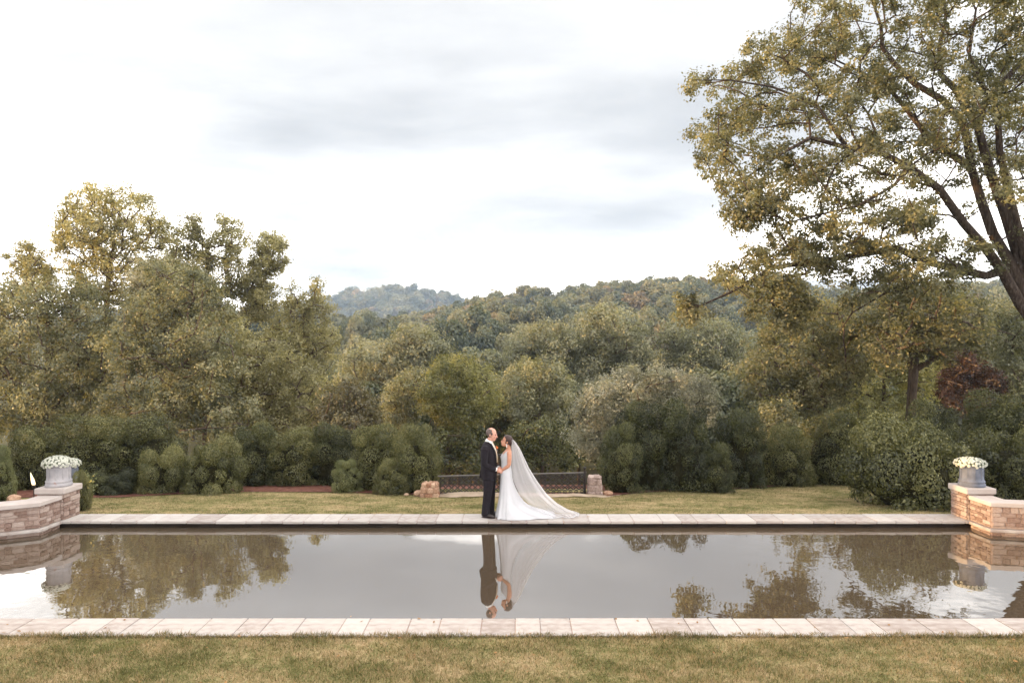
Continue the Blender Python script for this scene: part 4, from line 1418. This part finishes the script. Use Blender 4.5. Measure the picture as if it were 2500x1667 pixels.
b_ = MB()
b_.tube([(0, 0, -0.9), (0.02, 0, 0.2), (0.0, 0.02, 0.9), (0.05, 0, 1.5)], [0.06, 0.045, 0.035, 0.015], 6)
for w in (0.4, 2.3, 4.4):
    b_.tube([(0, 0, 0.5), (0.3 * math.cos(w), 0.3 * math.sin(w), 0.95), (0.5 * math.cos(w), 0.5 * math.sin(w), 1.3)], [0.03, 0.02, 0.008], 5)
WTRUNK = b_.mesh('trunk', M['bark'], True)
WM = {}
for kk, mm in (('green', 'wood_a'), ('olive', 'wood_b'), ('russet', 'wood_c')):
    WM[kk] = [wood_tree_mesh(FOL[mm], 300 + j * 3 + len(kk), 5200, 0.125) for j in range(2)]
    WM[kk + '_near'] = [wood_tree_mesh(FOL[mm], 340 + j * 3 + len(kk), 17000, 0.07) for j in range(2)]
WL = {k: k + ' crowned tree massed among others of the woods %s' for k in ('green', 'olive', 'russet')}


BAND = ((85, 'just beyond the garden'), (130, 'on the valley floor'), (200, 'low on the far slope'), (999, 'halfway up the far slope'))


def wood_tree(x, y, r_, kind):
    z = H(x, y)
    where = next(w for lim, w in BAND if y <= lim)
    o = empty('wood_tree', (x, y, z + r_ * 0.5), R.uniform(0, 6.28))
    tag(o, WL[kind] % where, 'tree', '%s crowned trees of the woods %s' % (kind, where))
    o.scale = (r_, r_, r_ * R.uniform(0.9, 1.25))
    link('crown', R.choice(WM[kind + ('_near' if y < 130 else '')]), o)
    link('trunk', WTRUNK, o)
    return o


def pick(y):
    return R.choices(('green', 'olive', 'russet'), (0.54, 0.43, 0.03))[0]


placed = []
def try_place(u, y, r_, gap):
    x = u * y
    for (a, c, q_) in placed:
        if (a - x) ** 2 + (c - y) ** 2 < ((q_ + r_) * gap) ** 2: return False
    placed.append((x, y, r_))
    return True


for ya, yb, n_, ra, rb in ((58, 85, 34, 4.0, 5.5), (85, 130, 60, 4.5, 6.5), (130, 200, 100, 4.5, 6.5), (200, 265, 100, 4.5, 6.0)):
    k = tr_ = 0
    while k < n_ and tr_ < 4000:
        tr_ += 1
        u = R.uniform(-0.55, 0.85) if ya > 80 else R.uniform(-0.42, 0.8)
        y = R.uniform(ya, yb); r_ = R.uniform(ra, rb)
        if try_place(u, y, r_, 0.62):
            wood_tree(u * y, y, r_, pick(y)); k += 1

# the far woods: one mass
WF = {}
srcs = bpy.data.collections.new('wood_sources')
for i, mm in enumerate(('wood_a', 'wood_b', 'wood_a', 'wood_b', 'wood_a', 'wood_b', 'wood_a', 'wood_b', 'wood_a', 'wood_b', 'wood_c')):
    me = wood_tree_mesh(FOL[mm], 500 + i, 1300, 0.22)
    srcs.objects.link(bpy.data.objects.new('crown_source_%d' % i, me))
pts_, scl = [], []
for yy0, yy1, n_, ra, rb, ul, ur in ((255, 450, 1500, 2.6, 6.6, -0.65, 0.95), (450, 560, 250, 4.5, 6.5, -0.6, 0.9), (1050, 1400, 1300, 5, 15, -0.5, 0.05)):
    for _ in range(n_):
        u = R.uniform(ul, ur); y = R.uniform(yy0, yy1)
        pts_.append((u * y, y, H(u * y, y) - 1.6)); scl.append(R.uniform(ra, rb))
me = bpy.data.meshes.new('far_woods')
me.from_pydata(pts_, [], [])
at = me.attributes.new('size', 'FLOAT', 'POINT'); at.data.foreach_set('value', scl)
far = link('far_woods', me)
tag(far, 'dense far woods covering the ridges under the sky', 'woods', kind='stuff')
ng = bpy.data.node_groups.new('scatter_crowns', 'GeometryNodeTree')
ng.interface.new_socket('Geometry', in_out='INPUT', socket_type='NodeSocketGeometry')
ng.interface.new_socket('Geometry', in_out='OUTPUT', socket_type='NodeSocketGeometry')
gi = ng.nodes.new('NodeGroupInput'); go = ng.nodes.new('NodeGroupOutput')
ci = ng.nodes.new('GeometryNodeCollectionInfo')
ci.inputs['Collection'].default_value = srcs
ci.inputs['Separate Children'].default_value = True
ci.inputs['Reset Children'].default_value = True
ip = ng.nodes.new('GeometryNodeInstanceOnPoints')
ip.inputs['Pick Instance'].default_value = True
na = ng.nodes.new('GeometryNodeInputNamedAttribute'); na.data_type = 'FLOAT'; na.inputs['Name'].default_value = 'size'
rv = ng.nodes.new('FunctionNodeRandomValue'); rv.data_type = 'FLOAT_VECTOR'
rv.inputs[0].default_value = (-0.35, -0.35, 0); rv.inputs[1].default_value = (0.35, 0.35, 6.28)
ng.links.new(gi.outputs[0], ip.inputs['Points'])
ng.links.new(ci.outputs[0], ip.inputs['Instance'])
rs = ng.nodes.new('FunctionNodeRandomValue'); rs.data_type = 'FLOAT_VECTOR'
rs.inputs[0].default_value = (0.75, 0.75, 0.7); rs.inputs[1].default_value = (1.2, 1.2, 1.1); rs.inputs['Seed'].default_value = 5
vm = ng.nodes.new('ShaderNodeVectorMath'); vm.operation = 'SCALE'
ng.links.new(rs.outputs[0], vm.inputs[0]); ng.links.new(na.outputs[0], vm.inputs['Scale'])
ng.links.new(vm.outputs[0], ip.inputs['Scale'])
ng.links.new(rv.outputs[0], ip.inputs['Rotation'])
ng.links.new(ip.outputs[0], go.inputs[0])
far.modifiers.new('scatter', 'NODES').node_group = ng

# ------------------------------------------------------------------ the couple
PX0, PY0, PZ0 = -0.53, 13.96, 0.104


def rot_y(a):
    return Matrix.Rotation(a, 3, 'Y')


def head(b_, c, tilt, sgn, k=1.0, fem=False):
    """sgn +1 faces +x. tilt>0 looks down"""
    Mx = rot_y(tilt * 1.0)
    def P(x, y, z):
        v = Mx @ Vector((x * k, y * k, z * k))
        return Vector((c[0] + sgn * v.x, c[1] + v.y, c[2] + v.z))
    def E(x, y, z, r, seg=14, rings=10):
        A = Matrix(((sgn, 0, 0), (0, 1, 0), (0, 0, 1))) @ Mx
        b_.ball(P(x, y, z), tuple(q * k for q in r), seg, rings, mat=A)
    E(-0.014, 0, 0.035, (0.098, 0.077, 0.090), 18, 12)
    E(0.028, 0, -0.030, (0.066, 0.060, 0.088))
    E(0.058, 0, -0.088, (0.032, 0.034, 0.028))
    E(0.030, 0, -0.075, (0.050, 0.050, 0.040))
    E(0.076, 0, 0.022, (0.018, 0.046, 0.014))
    E(0.070, 0.033, -0.022, (0.022, 0.022, 0.022)); E(0.070, -0.033, -0.022, (0.022, 0.022, 0.022))
    b_.tube([P(0.086, 0, 0.012), P(0.104, 0, -0.016), P(0.112, 0, -0.030), P(0.094, 0, -0.038)], [0.010 * k, 0.012 * k, (0.016 if not fem else 0.012) * k, 0.010 * k], 8)
    E(0.086, 0, -0.058, (0.014, 0.024, 0.009)); E(0.083, 0, -0.071, (0.013, 0.021, 0.008))
    for s_ in (-1, 1): E(-0.010, s_ * 0.078, -0.008, (0.020, 0.010, 0.033), 8, 6)
    return P


def hand(b_, wrist, fwd, pn, side, k=1.0, curl=1.0):
    """palm leaves wrist along fwd; pn palm normal (fingers curl towards it); side: thumb side vector"""
    wrist, fwd, pn, side = Vector(wrist), Vector(fwd).normalized(), Vector(pn).normalized(), Vector(side).normalized()
    pc = wrist + fwd * 0.05 * k
    b_.tube([wrist - fwd * 0.01, wrist + fwd * 0.03 * k, wrist + fwd * 0.085 * k], [(0.024 * k, 0.020 * k), (0.038 * k, 0.016 * k), (0.040 * k, 0.014 * k)], 10, ref=tuple(side))
    for i, L in enumerate((0.075, 0.085, 0.08, 0.062)):
        s_ = side * (0.031 - 0.0205 * i) * k
        p0 = wrist + fwd * 0.078 * k + s_
        d1 = (fwd + pn * 0.45 * curl).normalized(); d2 = (fwd * 0.25 + pn * curl).normalized(); d3 = (-fwd * 0.5 + pn * 0.8 * curl).normalized()
        p1 = p0 + d1 * L * 0.45 * k; p2 = p1 + d2 * L * 0.33 * k; p3 = p2 + d3 * L * 0.25 * k
        b_.tube([p0, p1, p2, p3], [0.0098 * k, 0.0092 * k, 0.0085 * k, 0.006 * k], 8, ref=tuple(side))
    t0 = wrist + fwd * 0.022 * k + side * 0.03 * k
    t1 = t0 + (fwd * 0.6 + side * 0.75 + pn * 0.3).normalized() * 0.04 * k
    t2 = t1 + (fwd * 0.9 + side * 0.1 + pn * 0.6).normalized() * 0.035 * k
    b_.tube([t0, t1, t2], [0.014 * k, 0.011 * k, 0.008 * k], 8)


def loft(b_, secs, seg=28, expo=2.3):
    """secs: (z, xc, rx, ry) horizontal rings"""
    rows = []
    for z, xc, rx, ry in secs:
        r_ = []
        for i in range(seg):
            w = 2 * math.pi * i / seg
            c_, s_ = math.cos(w), math.sin(w)
            r_.append((xc + rx * math.copysign(abs(c_) ** (2 / expo), c_), ry * math.copysign(abs(s_) ** (2 / expo), s_), z))
        rows.append(r_)
    b0 = len(b_.v)
    b_.grid(rows, closed=True)
    n = len(rows)
    b_.f.append(tuple(b0 + i for i in range(seg - 1, -1, -1))); b_.m.append(0)
    b_.f.append(tuple(b0 + (n - 1) * seg + i for i in range(seg))); b_.m.append(0)


# ---- groom (local frame: feet centre at origin, faces +x, camera at -y)
man = empty('person', (PX0, PY0, PZ0), math.radians(-14))
tag(man, 'balding man in a dark suit facing the bride and holding her hands', 'person', 'wedding couple')
TORSO = [(0.775, -0.004, 0.150, 0.192), (0.90, -0.008, 0.158, 0.195), (1.02, -0.010, 0.158, 0.190), (1.14, -0.012, 0.160, 0.195), (1.26, -0.016, 0.160, 0.208), (1.36, -0.024, 0.148, 0.215), (1.43, -0.030, 0.122, 0.200), (1.49, -0.030, 0.092, 0.140), (1.535, -0.026, 0.066, 0.080)]
b_ = MB()
loft(b_, [(max(z, 0.84), x, rx * 0.82, ry * 0.85) for z, x, rx, ry in TORSO])
b_.tube([(-0.025, 0, 1.45), (0.0, 0, 1.53), (0.03, 0, 1.60)], [0.062, 0.058, 0.058], 14)
hp = head(b_, (0.052, 0, 1.675), math.radians(10), 1, 1.06)
for s_ in (-1, 1):
    b_.tube([(-0.03, s_ * 0.19, 1.40), (-0.03, s_ * 0.232, 1.10), (0.15, s_ * 0.105, 0.995), (0.185, s_ * 0.075, 0.978)], [0.055, 0.043, 0.031, 0.027], 12)
    b_.tube([(0, s_ * 0.09, 0.86), (0.01, s_ * 0.10, 0.48), (-0.03, s_ * 0.11, 0.09)], [0.06, 0.05, 0.038], 12)
    b_.tube([(-0.05, s_ * 0.115, 0.055), (0.08, s_ * 0.12, 0.035)], [0.036, 0.03], 10)
hand(b_, (0.18, -0.078, 0.98), (0.9, 0.1, -0.38), (0.1, 0.95, -0.2), (0.35, 0.1, 0.9), 1.05)
hand(b_, (0.18, 0.078, 0.98), (0.9, -0.1, -0.38), (0.1, -0.95, -0.2), (0.35, -0.1, 0.9), 1.05)
link('body', remesh(b_, 'body', M['skin_m'], 0.0062, 2), man)
# suit
b_ = MB()
loft(b_, TORSO)
for s_ in (-1, 1):
    b_.ball((-0.032, s_ * 0.178, 1.395), (0.085, 0.072, 0.08))
    b_.tube([(-0.032, s_ * 0.205, 1.40), (-0.04, s_ * 0.238, 1.26), (-0.032, s_ * 0.25, 1.10), (0.02, s_ * 0.21, 1.05), (0.10, s_ * 0.145, 1.01), (0.155, s_ * 0.10, 0.99)], [0.080, 0.069, 0.064, 0.058, 0.052, 0.047], 16)
# back vent flare and front hem
b_.tube([(-0.150, -0.05, 0.95), (-0.165, -0.06, 0.80)], [(0.07, 0.02), (0.085, 0.025)], 10)
b_.tube([(-0.150, 0.05, 0.95), (-0.155, 0.06, 0.79)], [(0.07, 0.02), (0.085, 0.022)], 10)
link('jacket', remesh(b_, 'jacket', M['suit'], 0.009, 3), man)


def tx(z, y, off=0.0):
    zs_ = [t_[0] for t_ in TORSO]
    xc = np.interp(z, zs_, [t_[1] for t_ in TORSO]); rx = np.interp(z, zs_, [t_[2] for t_ in TORSO]); ry = np.interp(z, zs_, [t_[3] for t_ in TORSO])
    k = max(0.0, 1 - (abs(y) / ry) ** 2.3) ** (1 / 2.3)
    return xc + rx * k + off


def front_patch(zs_, wf, off, n=6):
    rows = []
    for z in zs_:
        w = wf(z)
        rows.append([(tx(z, -w + 2 * w * i / n, off), -w + 2 * w * i / n, z) for i in range(n + 1)])
    b2 = MB(); b2.grid(rows)
    return b2


def solid(o, t_):
    md = o.modifiers.new('thickness', 'SOLIDIFY'); md.thickness = t_; md.offset = 0
    return o


zl = list(np.linspace(1.10, 1.535, 14))
solid(front_patch(zl, lambda z: 0.012 + 0.066 * max(0, (z - 1.10) / 0.435), 0.010).obj('shirt', M['shirt'], man, sm=True), 0.006)
solid(front_patch(list(np.linspace(1.11, 1.525, 14)), lambda z: 0.030 - 0.012 * (z - 1.1) / 0.43, 0.018, 4).obj('tie', M['tie'], man, sm=True), 0.008)
for s_ in (-1, 1):
    rows = []
    for z in np.linspace(1.09, 1.50, 12):
        t_ = (z - 1.09) / 0.41
        y0_ = s_ * (0.010 + 0.062 * t_)
        y1_ = y0_ + s_ * (0.010 + 0.055 * math.sin(math.pi * min(1, t_ * 0.75 + 0.1)))
        rows.append([(tx(z, y0_ + (y1_ - y0_) * i / 3, 0.016), y0_ + (y1_ - y0_) * i / 3, z) for i in range(4)])
    b2 = MB(); b2.grid(rows)
    solid(b2.obj('lapel', M['suit'], man), 0.008)
b2 = MB()
rows = []
for z, r_ in ((1.515, 0.074), (1.540, 0.069), (1.565, 0.066)):
    rows.append([(-0.012 + (z - 1.515) * 0.35 + r_ * math.cos(2 * math.pi * i / 24), r_ * 0.95 * math.sin(2 * math.pi * i / 24), z - 0.026 * math.cos(2 * math.pi * i / 24)) for i in range(24)])
b2.grid(rows, closed=True)
solid(b2.obj('collar', M['shirt'], man, sm=True), 0.007)
for s_ in (-1, 1):
    b2 = MB(); b2.tube([(0.152, s_ * 0.102, 0.991), (0.178, s_ * 0.082, 0.981)], [0.040, 0.037], 14); b2.obj('cuff', M['shirt'], man, sm=True)
b2 = MB()
for i in range(9):
    b2.ball((tx(1.39, 0.105, 0.03) + R.uniform(-0.012, 0.012), 0.105 + R.uniform(-0.02, 0.02), 1.40 + R.uniform(-0.02, 0.02)), 0.021, 7, 5)
b2.obj('boutonniere', M['rose'], man, sm=True)
b2 = MB(); b2.box((tx(1.32, 0.12, 0.012), 0.12, 1.325), (0.012, 0.05, 0.025)); b2.obj('pocket_square', M['shirt'], man)
# trousers
b_ = MB()
loft(b_, [(0.76, 0.0, 0.128, 0.165), (0.84, 0.0, 0.134, 0.172), (0.95, 0, 0.12, 0.16)])
for s_ in (-1, 1):
    fx = 0.03 if s_ > 0 else -0.012
    b_.tube([(0.0, s_ * 0.080, 0.84), (0.004, s_ * 0.088, 0.66), (fx * 0.5 - 0.006, s_ * 0.095, 0.46), (fx - 0.030, s_ * 0.105, 0.22), (fx - 0.040, s_ * 0.11, 0.045)], [(0.082, 0.122), (0.083, 0.105), (0.075, 0.088), (0.070, 0.080), (0.071, 0.086)], 18, ref=(0, 1, 0))
link('trousers', remesh(b_, 'trousers', M['suit'], 0.009, 2), man)
for s_ in (-1, 1):
    fx = 0.05 if s_ > 0 else -0.012
    b2 = MB()
    b2.tube([(fx - 0.115, s_ * 0.112, 0.04), (fx - 0.10, s_ * 0.112, 0.05), (fx - 0.03, s_ * 0.115, 0.058), (fx + 0.05, s_ * 0.12, 0.046), (fx + 0.12, s_ * 0.124, 0.033), (fx + 0.150, s_ * 0.126, 0.026), (fx + 0.162, s_ * 0.126, 0.022)],
            [(0.014, 0.02), (0.034, 0.040), (0.039, 0.050), (0.044, 0.038), (0.040, 0.026), (0.026, 0.018), (0.008, 0.008)], 14, ref=(0, 1, 0))
    sh_ = b2.obj('shoe', M['shoe'], man, sm=True)
    b2 = MB()
    b2.tube([(fx - 0.118, s_ * 0.112, 0.006), (fx - 0.08, s_ * 0.113, 0.006), (fx + 0.05, s_ * 0.12, 0.006), (fx + 0.12, s_ * 0.124, 0.006), (fx + 0.165, s_ * 0.126, 0.006)], [(0.016, 0.007), (0.036, 0.007), (0.045, 0.007), (0.041, 0.007), (0.010, 0.006)], 12, ref=(0, 1, 0))
    b2.obj('sole', M['dark'], sh_)


def hair_shell(P, k, keep, thick, mat, parent, sgn, name='hair', grow_=1.05):
    """shell over the skull; keep(x,y,z) in skull units picks the hairy part"""
    vs, fs, ok = [], [], []
    nr, ns = 36, 48
    for i in range(nr + 1):
        th = math.pi * i / nr
        for j in range(ns):
            ph = 2 * math.pi * j / ns
            x, y, z = -0.014 + 0.098 * grow_ * math.sin(th) * math.cos(ph), 0.077 * grow_ * math.sin(th) * math.sin(ph), 0.035 + 0.090 * grow_ * math.cos(th)
            vs.append(P(x, y, z)); ok.append(keep(x, y, z))
    for i in range(nr):
        for j in range(ns):
            q_ = (i * ns + j, (i + 1) * ns + j, (i + 1) * ns + (j + 1) % ns, i * ns + (j + 1) % ns)
            if all(ok[t_] for t_ in q_): fs.append(q_ if sgn > 0 else q_[::-1])
    used = sorted(set(t_ for q_ in fs for t_ in q_)); mp = {t_: i for i, t_ in enumerate(used)}
    b2 = MB(); b2.add([vs[t_] for t_ in used], [tuple(mp[t_] for t_ in q_) for q_ in fs])
    o = b2.obj(name, mat, parent, sm=True)
    solid(o, thick)
    return o


hair_shell(hp, 1.06, lambda x, y, z: x < 0.028 + 0.012 * math.sin(z * 60) and z < 0.104 - 0.25 * max(0, x + 0.03) and z > -0.055 + max(0, x + 0.02) * 0.9, 0.010, M['hair_m'], man, 1)
for s_ in (-1, 1):
    b2 = MB(); b2.ball(hp(0.083, s_ * 0.030, 0.004), 0.009, 8, 6); b2.obj('eye', M['dark'], man, sm=True)
    b2 = MB(); b2.tube([hp(0.094, s_ * 0.015, 0.024), hp(0.090, s_ * 0.035, 0.028), hp(0.078, s_ * 0.05, 0.02)], [0.004, 0.005, 0.003], 6); b2.obj('eyebrow', M['hair_m'], man)
b2 = MB(); b2.ball(hp(0.093, 0, -0.064), (0.010, 0.022, 0.005), 8, 6); b2.obj('mouth', M['lip'], man, sm=True)

# ---- bride (same frame; base shifted by BX; faces -x)
BX = 0.355
bride = empty('person', (PX0 + BX, PY0, PZ0), math.radians(4))
tag(bride, 'bride with dark pinned up hair in a white gown with train', 'person', 'wedding couple')
o3 = (BX, 0, 0)
b_ = MB()
BT = [(0.70, 0.35, 0.105, 0.150), (0.82, 0.348, 0.108, 0.155), (0.95, 0.343, 0.098, 0.138), (1.05, 0.342, 0.088, 0.112), (1.15, 0.345, 0.096, 0.120), (1.23, 0.352, 0.100, 0.130), (1.30, 0.368, 0.088, 0.142), (1.345, 0.385, 0.066, 0.135), (1.375, 0.392, 0.045, 0.07)]
loft(b_, BT)
for s_ in (-1, 1): b_.ball((0.288, s_ * 0.062, 1.212), (0.036, 0.036, 0.036))
b_.tube([(0.397, 0, 1.34), (0.392, 0, 1.40), (0.375, 0, 1.47)], [0.050, 0.044, 0.046], 14)
hb = head(b_, (0.352, 0, 1.535), math.radians(-12), -1, 0.97, True)
for s_ in (-1, 1):
    b_.ball((0.395, s_ * 0.140, 1.315), (0.052, 0.05, 0.05))
    b_.tube([(0.398, s_ * 0.152, 1.315), (0.402, s_ * 0.172, 1.22), (0.392, s_ * 0.180, 1.09), (0.375, s_ * 0.172, 1.055), (0.30, s_ * 0.125, 1.00), (0.245, s_ * 0.10, 0.965)], [0.048, 0.045, 0.039, 0.038, 0.032, 0.024], 14)
    b_.tube([(0.35, s_ * 0.075, 0.75), (0.35, s_ * 0.08, 0.45), (0.36, s_ * 0.07, 0.10)], [0.078, 0.052, 0.036], 12)
hand(b_, (0.250, -0.102, 0.966), (-0.85, 0.25, -0.35), (0.1, 0.85, 0.3), (0.1, -0.25, 0.9), 0.92)
hand(b_, (0.250, 0.102, 0.966), (-0.85, -0.25, -0.35), (0.1, -0.85, 0.3), (0.1, 0.25, 0.9), 0.92)
link('body', remesh(b_, 'body', M['skin_w'], 0.0062, 2, off=o3), bride)
# gown
GR = [(1.30, 0.285, 0.458, 0.150), (1.265, 0.242, 0.464, 0.148), (1.225, 0.226, 0.464, 0.146), (1.18, 0.232, 0.460, 0.138), (1.12, 0.242, 0.450, 0.128), (1.05, 0.242, 0.442, 0.122), (0.97, 0.234, 0.452, 0.146), (0.88, 0.228, 0.466, 0.166), (0.80, 0.226, 0.472, 0.172), (0.70, 0.222, 0.492, 0.176),
      (0.60, 0.214, 0.528, 0.186), (0.50, 0.206, 0.575, 0.20), (0.40, 0.196, 0.632, 0.218), (0.30, 0.182, 0.712, 0.240), (0.21, 0.166, 0.825, 0.262), (0.14, 0.150, 0.98, 0.282), (0.09, 0.140, 1.15, 0.296), (0.055, 0.132, 1.27, 0.305), (0.03, 0.126, 1.335, 0.312), (0.008, 0.120, 1.36, 0.32)]
gz = [r_[0] for r_ in GR][::-1]
SEG = 96
rows = []
for z in list(np.linspace(1.30, 0.16, 40)) + [0.135, 0.11, 0.09, 0.07, 0.055, 0.04, 0.028, 0.018, 0.006]:
    xf = np.interp(z, gz, [r_[1] for r_ in GR][::-1]); xk = np.interp(z, gz, [r_[2] for r_ in GR][::-1]); yw = np.interp(z, gz, [r_[3] for r_ in GR][::-1])
    xc = 0.35
    k = max(0.0, (0.85 - z) / 0.85)
    row = []
    for i in range(SEG):
        w = 2 * math.pi * i / SEG
        c_, s_ = math.cos(w), math.sin(w)
        fold = 1 + (0.085 * math.sin(w * 7 + 0.8 - 1.2 * k) + 0.05 * math.sin(w * 13 + 2.1)) * k ** 1.2
        ex_ = 2.0 + 1.6 * max(0, (0.25 - z) / 0.25) * (c_ > 0)
        r_x = (xk - xc) if c_ > 0 else (xc - xf)
        x = xc + r_x * math.copysign(abs(c_) ** (2 / ex_), c_) * (1 + (fold - 1) * 0.5)
        y = yw * math.copysign(abs(s_) ** (2 / ex_), s_) * fold
        zz_ = z
        if z > 1.2: zz_ = z + (0.045 * abs(s_) - 0.03 * (c_ < 0) * abs(c_)) * ((z - 1.2) / 0.1)
        if z < 0.012: zz_ = 0.004 + 0.006 * (math.sin(w * 11) > 0)
        row.append((x, y, zz_))
    rows.append(row)
b_ = MB(); b_.grid(rows, closed=True)
gown = b_.obj('gown', M['dress'], bride, sm=True, off=o3)
for s_ in (-1, 1):
    b2 = MB()
    b2.tube([(0.295, s_ * 0.100, 1.275), (0.332, s_ * 0.112, 1.328), (0.385, s_ * 0.112, 1.357), (0.432, s_ * 0.105, 1.330), (0.452, s_ * 0.095, 1.28)], [(0.032, 0.007)] * 5, 8, ref=(0, 1, 0))
    b2.obj('strap', M['dress'], gown, sm=True, off=o3)
# hair, bun, earrings, face
hs = hair_shell(hb, 0.97, lambda x, y, z: (x < 0.030 + 0.5 * max(0, z - 0.03) and z > -0.045) or (z > 0.085), 0.016, M['hair_w'], bride, -1, grow_=1.06)
for v in hs.data.vertices: v.co.x -= BX
b2 = MB(); b2.ball(hb(-0.105, 0, 0.012), (0.048, 0.058, 0.058), 14, 10); b2.ball(hb(-0.088, 0, -0.045), (0.036, 0.045, 0.042), 12, 8)
b2.obj('bun', M['hair_w'], bride, sm=True, off=o3)
for s_ in (-1, 1):
    b2 = MB()
    for k, (zz_, rr) in enumerate(((-0.050, 0.010), (-0.068, 0.009), (-0.088, 0.012), (-0.104, 0.008))):
        p = hb(-0.006, s_ * 0.086, -0.04); b2.ball((p.x, p.y, p.z + zz_ + 0.035), rr, 8, 6)
    b2.obj('earring', M['pearl'], bride, sm=True, off=o3)
    b2 = MB(); b2.ball(hb(0.083, s_ * 0.030, 0.004), 0.009, 8, 6); b2.obj('eye', M['dark'], bride, sm=True, off=o3)
    b2 = MB(); b2.tube([hb(0.093, s_ * 0.015, 0.026), hb(0.089, s_ * 0.035, 0.030), hb(0.078, s_ * 0.05, 0.022)], [0.003, 0.004, 0.002], 6); b2.obj('eyebrow', M['hair_w'], bride, off=o3)
b2 = MB(); b2.ball(hb(0.094, 0, -0.064), (0.009, 0.020, 0.008), 8, 6); b2.obj('mouth', M['lip'], bride, sm=True, off=o3)
# veil: one long sheet hanging in folds from the bun, spread on the ground at its end
VO = [(1.575, 0.478), (1.50, 0.545), (1.37, 0.628), (1.20, 0.705), (0.984, 0.806), (0.727, 0.966), (0.437, 1.174), (0.228, 1.40), (0.11, 1.60), (0.045, 1.76), (0.012, 1.84)]
VI = [(1.575, 0.455), (1.50, 0.455), (1.37, 0.448), (1.20, 0.448), (0.984, 0.455), (0.727, 0.49), (0.437, 0.62), (0.228, 0.86), (0.11, 1.12), (0.045, 1.26), (0.012, 1.33)]
VW = [(1.575, 0.05), (1.50, 0.075), (1.37, 0.10), (1.20, 0.125), (0.984, 0.15), (0.727, 0.175), (0.437, 0.20), (0.228, 0.225), (0.11, 0.235), (0.045, 0.245), (0.012, 0.25)]
nv, nu = 46, 110
rows = []
for i in range(nv + 1):
    t_ = i / nv * (len(VO) - 1)
    q_ = np.arange(len(VO))
    z = np.interp(t_, q_, [a[0] for a in VO]); xo = np.interp(t_, q_, [a[1] for a in VO]); xi_ = np.interp(t_, q_, [a[1] for a in VI]); w_ = np.interp(t_, q_, [a[1] for a in VW])
    row = []
    for j in range(nu + 1):
        s_ = -1 + 2 * j / nu
        a = abs(s_)
        # U-shaped section: near edge -> back -> far edge
        ang = s_ * math.pi / 2
        xx = xi_ + (xo - xi_) * (math.cos(ang) ** 0.75 if a < 1 else 0)
        yy = w_ * math.copysign(abs(math.sin(ang)) ** 0.8, s_)
        amp = 0.014 + 0.062 * (i / nv)
        fold = math.sin(s_ * 13 + 0.9 * math.sin(i * 0.06 + s_ * 3)) * 0.55 + math.sin(s_ * 31 + 1.3 + 0.8 * math.sin(i * 0.09 + s_ * 5)) * 0.22 + math.sin(s_ * 47 + 0.7 + 1.5 * math.sin(s_ * 4 + i * 0.05)) * 0.12 + math.sin(s_ * s_ * 17 + 0.4) * 0.3
        yy += fold * amp * 0.55
        xx += fold * amp * 0.25 * math.cos(ang)
        zq = z + 0.012 * math.sin(s_ * 17 + i * 0.2) * (i / nv) if z > 0.06 else max(0.012, z + 0.018 * math.sin(s_ * 13 + i * 0.7))
        row.append((xx, yy, zq))
    rows.append(row)
b_ = MB(); b_.grid(rows)
veil = b_.obj('veil', M['veil'], bride, sm=True, off=o3)
b2 = MB(); b2.tube([Vector(p) - Vector(o3) for p in rows[-1][::2]], 0.007, 5); b2.obj('hem', M['dress'], veil)
b2 = MB(); b2.tube([hb(-0.135, -0.045, 0.03), hb(-0.148, 0, 0.035), hb(-0.135, 0.045, 0.03)], 0.009, 6); b2.obj('comb', M['dress'], veil, off=o3)

# ------------------------------------------------------------------ haze
USE_HAZE = True
if USE_HAZE:
    b_ = MB()
    x0, x1, y0, y1, z0, z1 = -1060, 1060, -90, 1720, -25, 180
    b_.box(((x0 + x1) / 2, (y0 + y1) / 2, (z0 + z1) / 2), (x1 - x0, y1 - y0, z1 - z0))
    m, nt, out = new_mat('haze')
    v = N(nt, 'ShaderNodeVolumePrincipled')
    v.inputs['Color'].default_value = (0.48, 0.68, 1.0, 1)
    v.inputs['Density'].default_value = 0.00024
    nt.links.new(v.outputs[0], out.inputs['Volume'])
    tag(b_.obj('haze', m), kind='stuff')
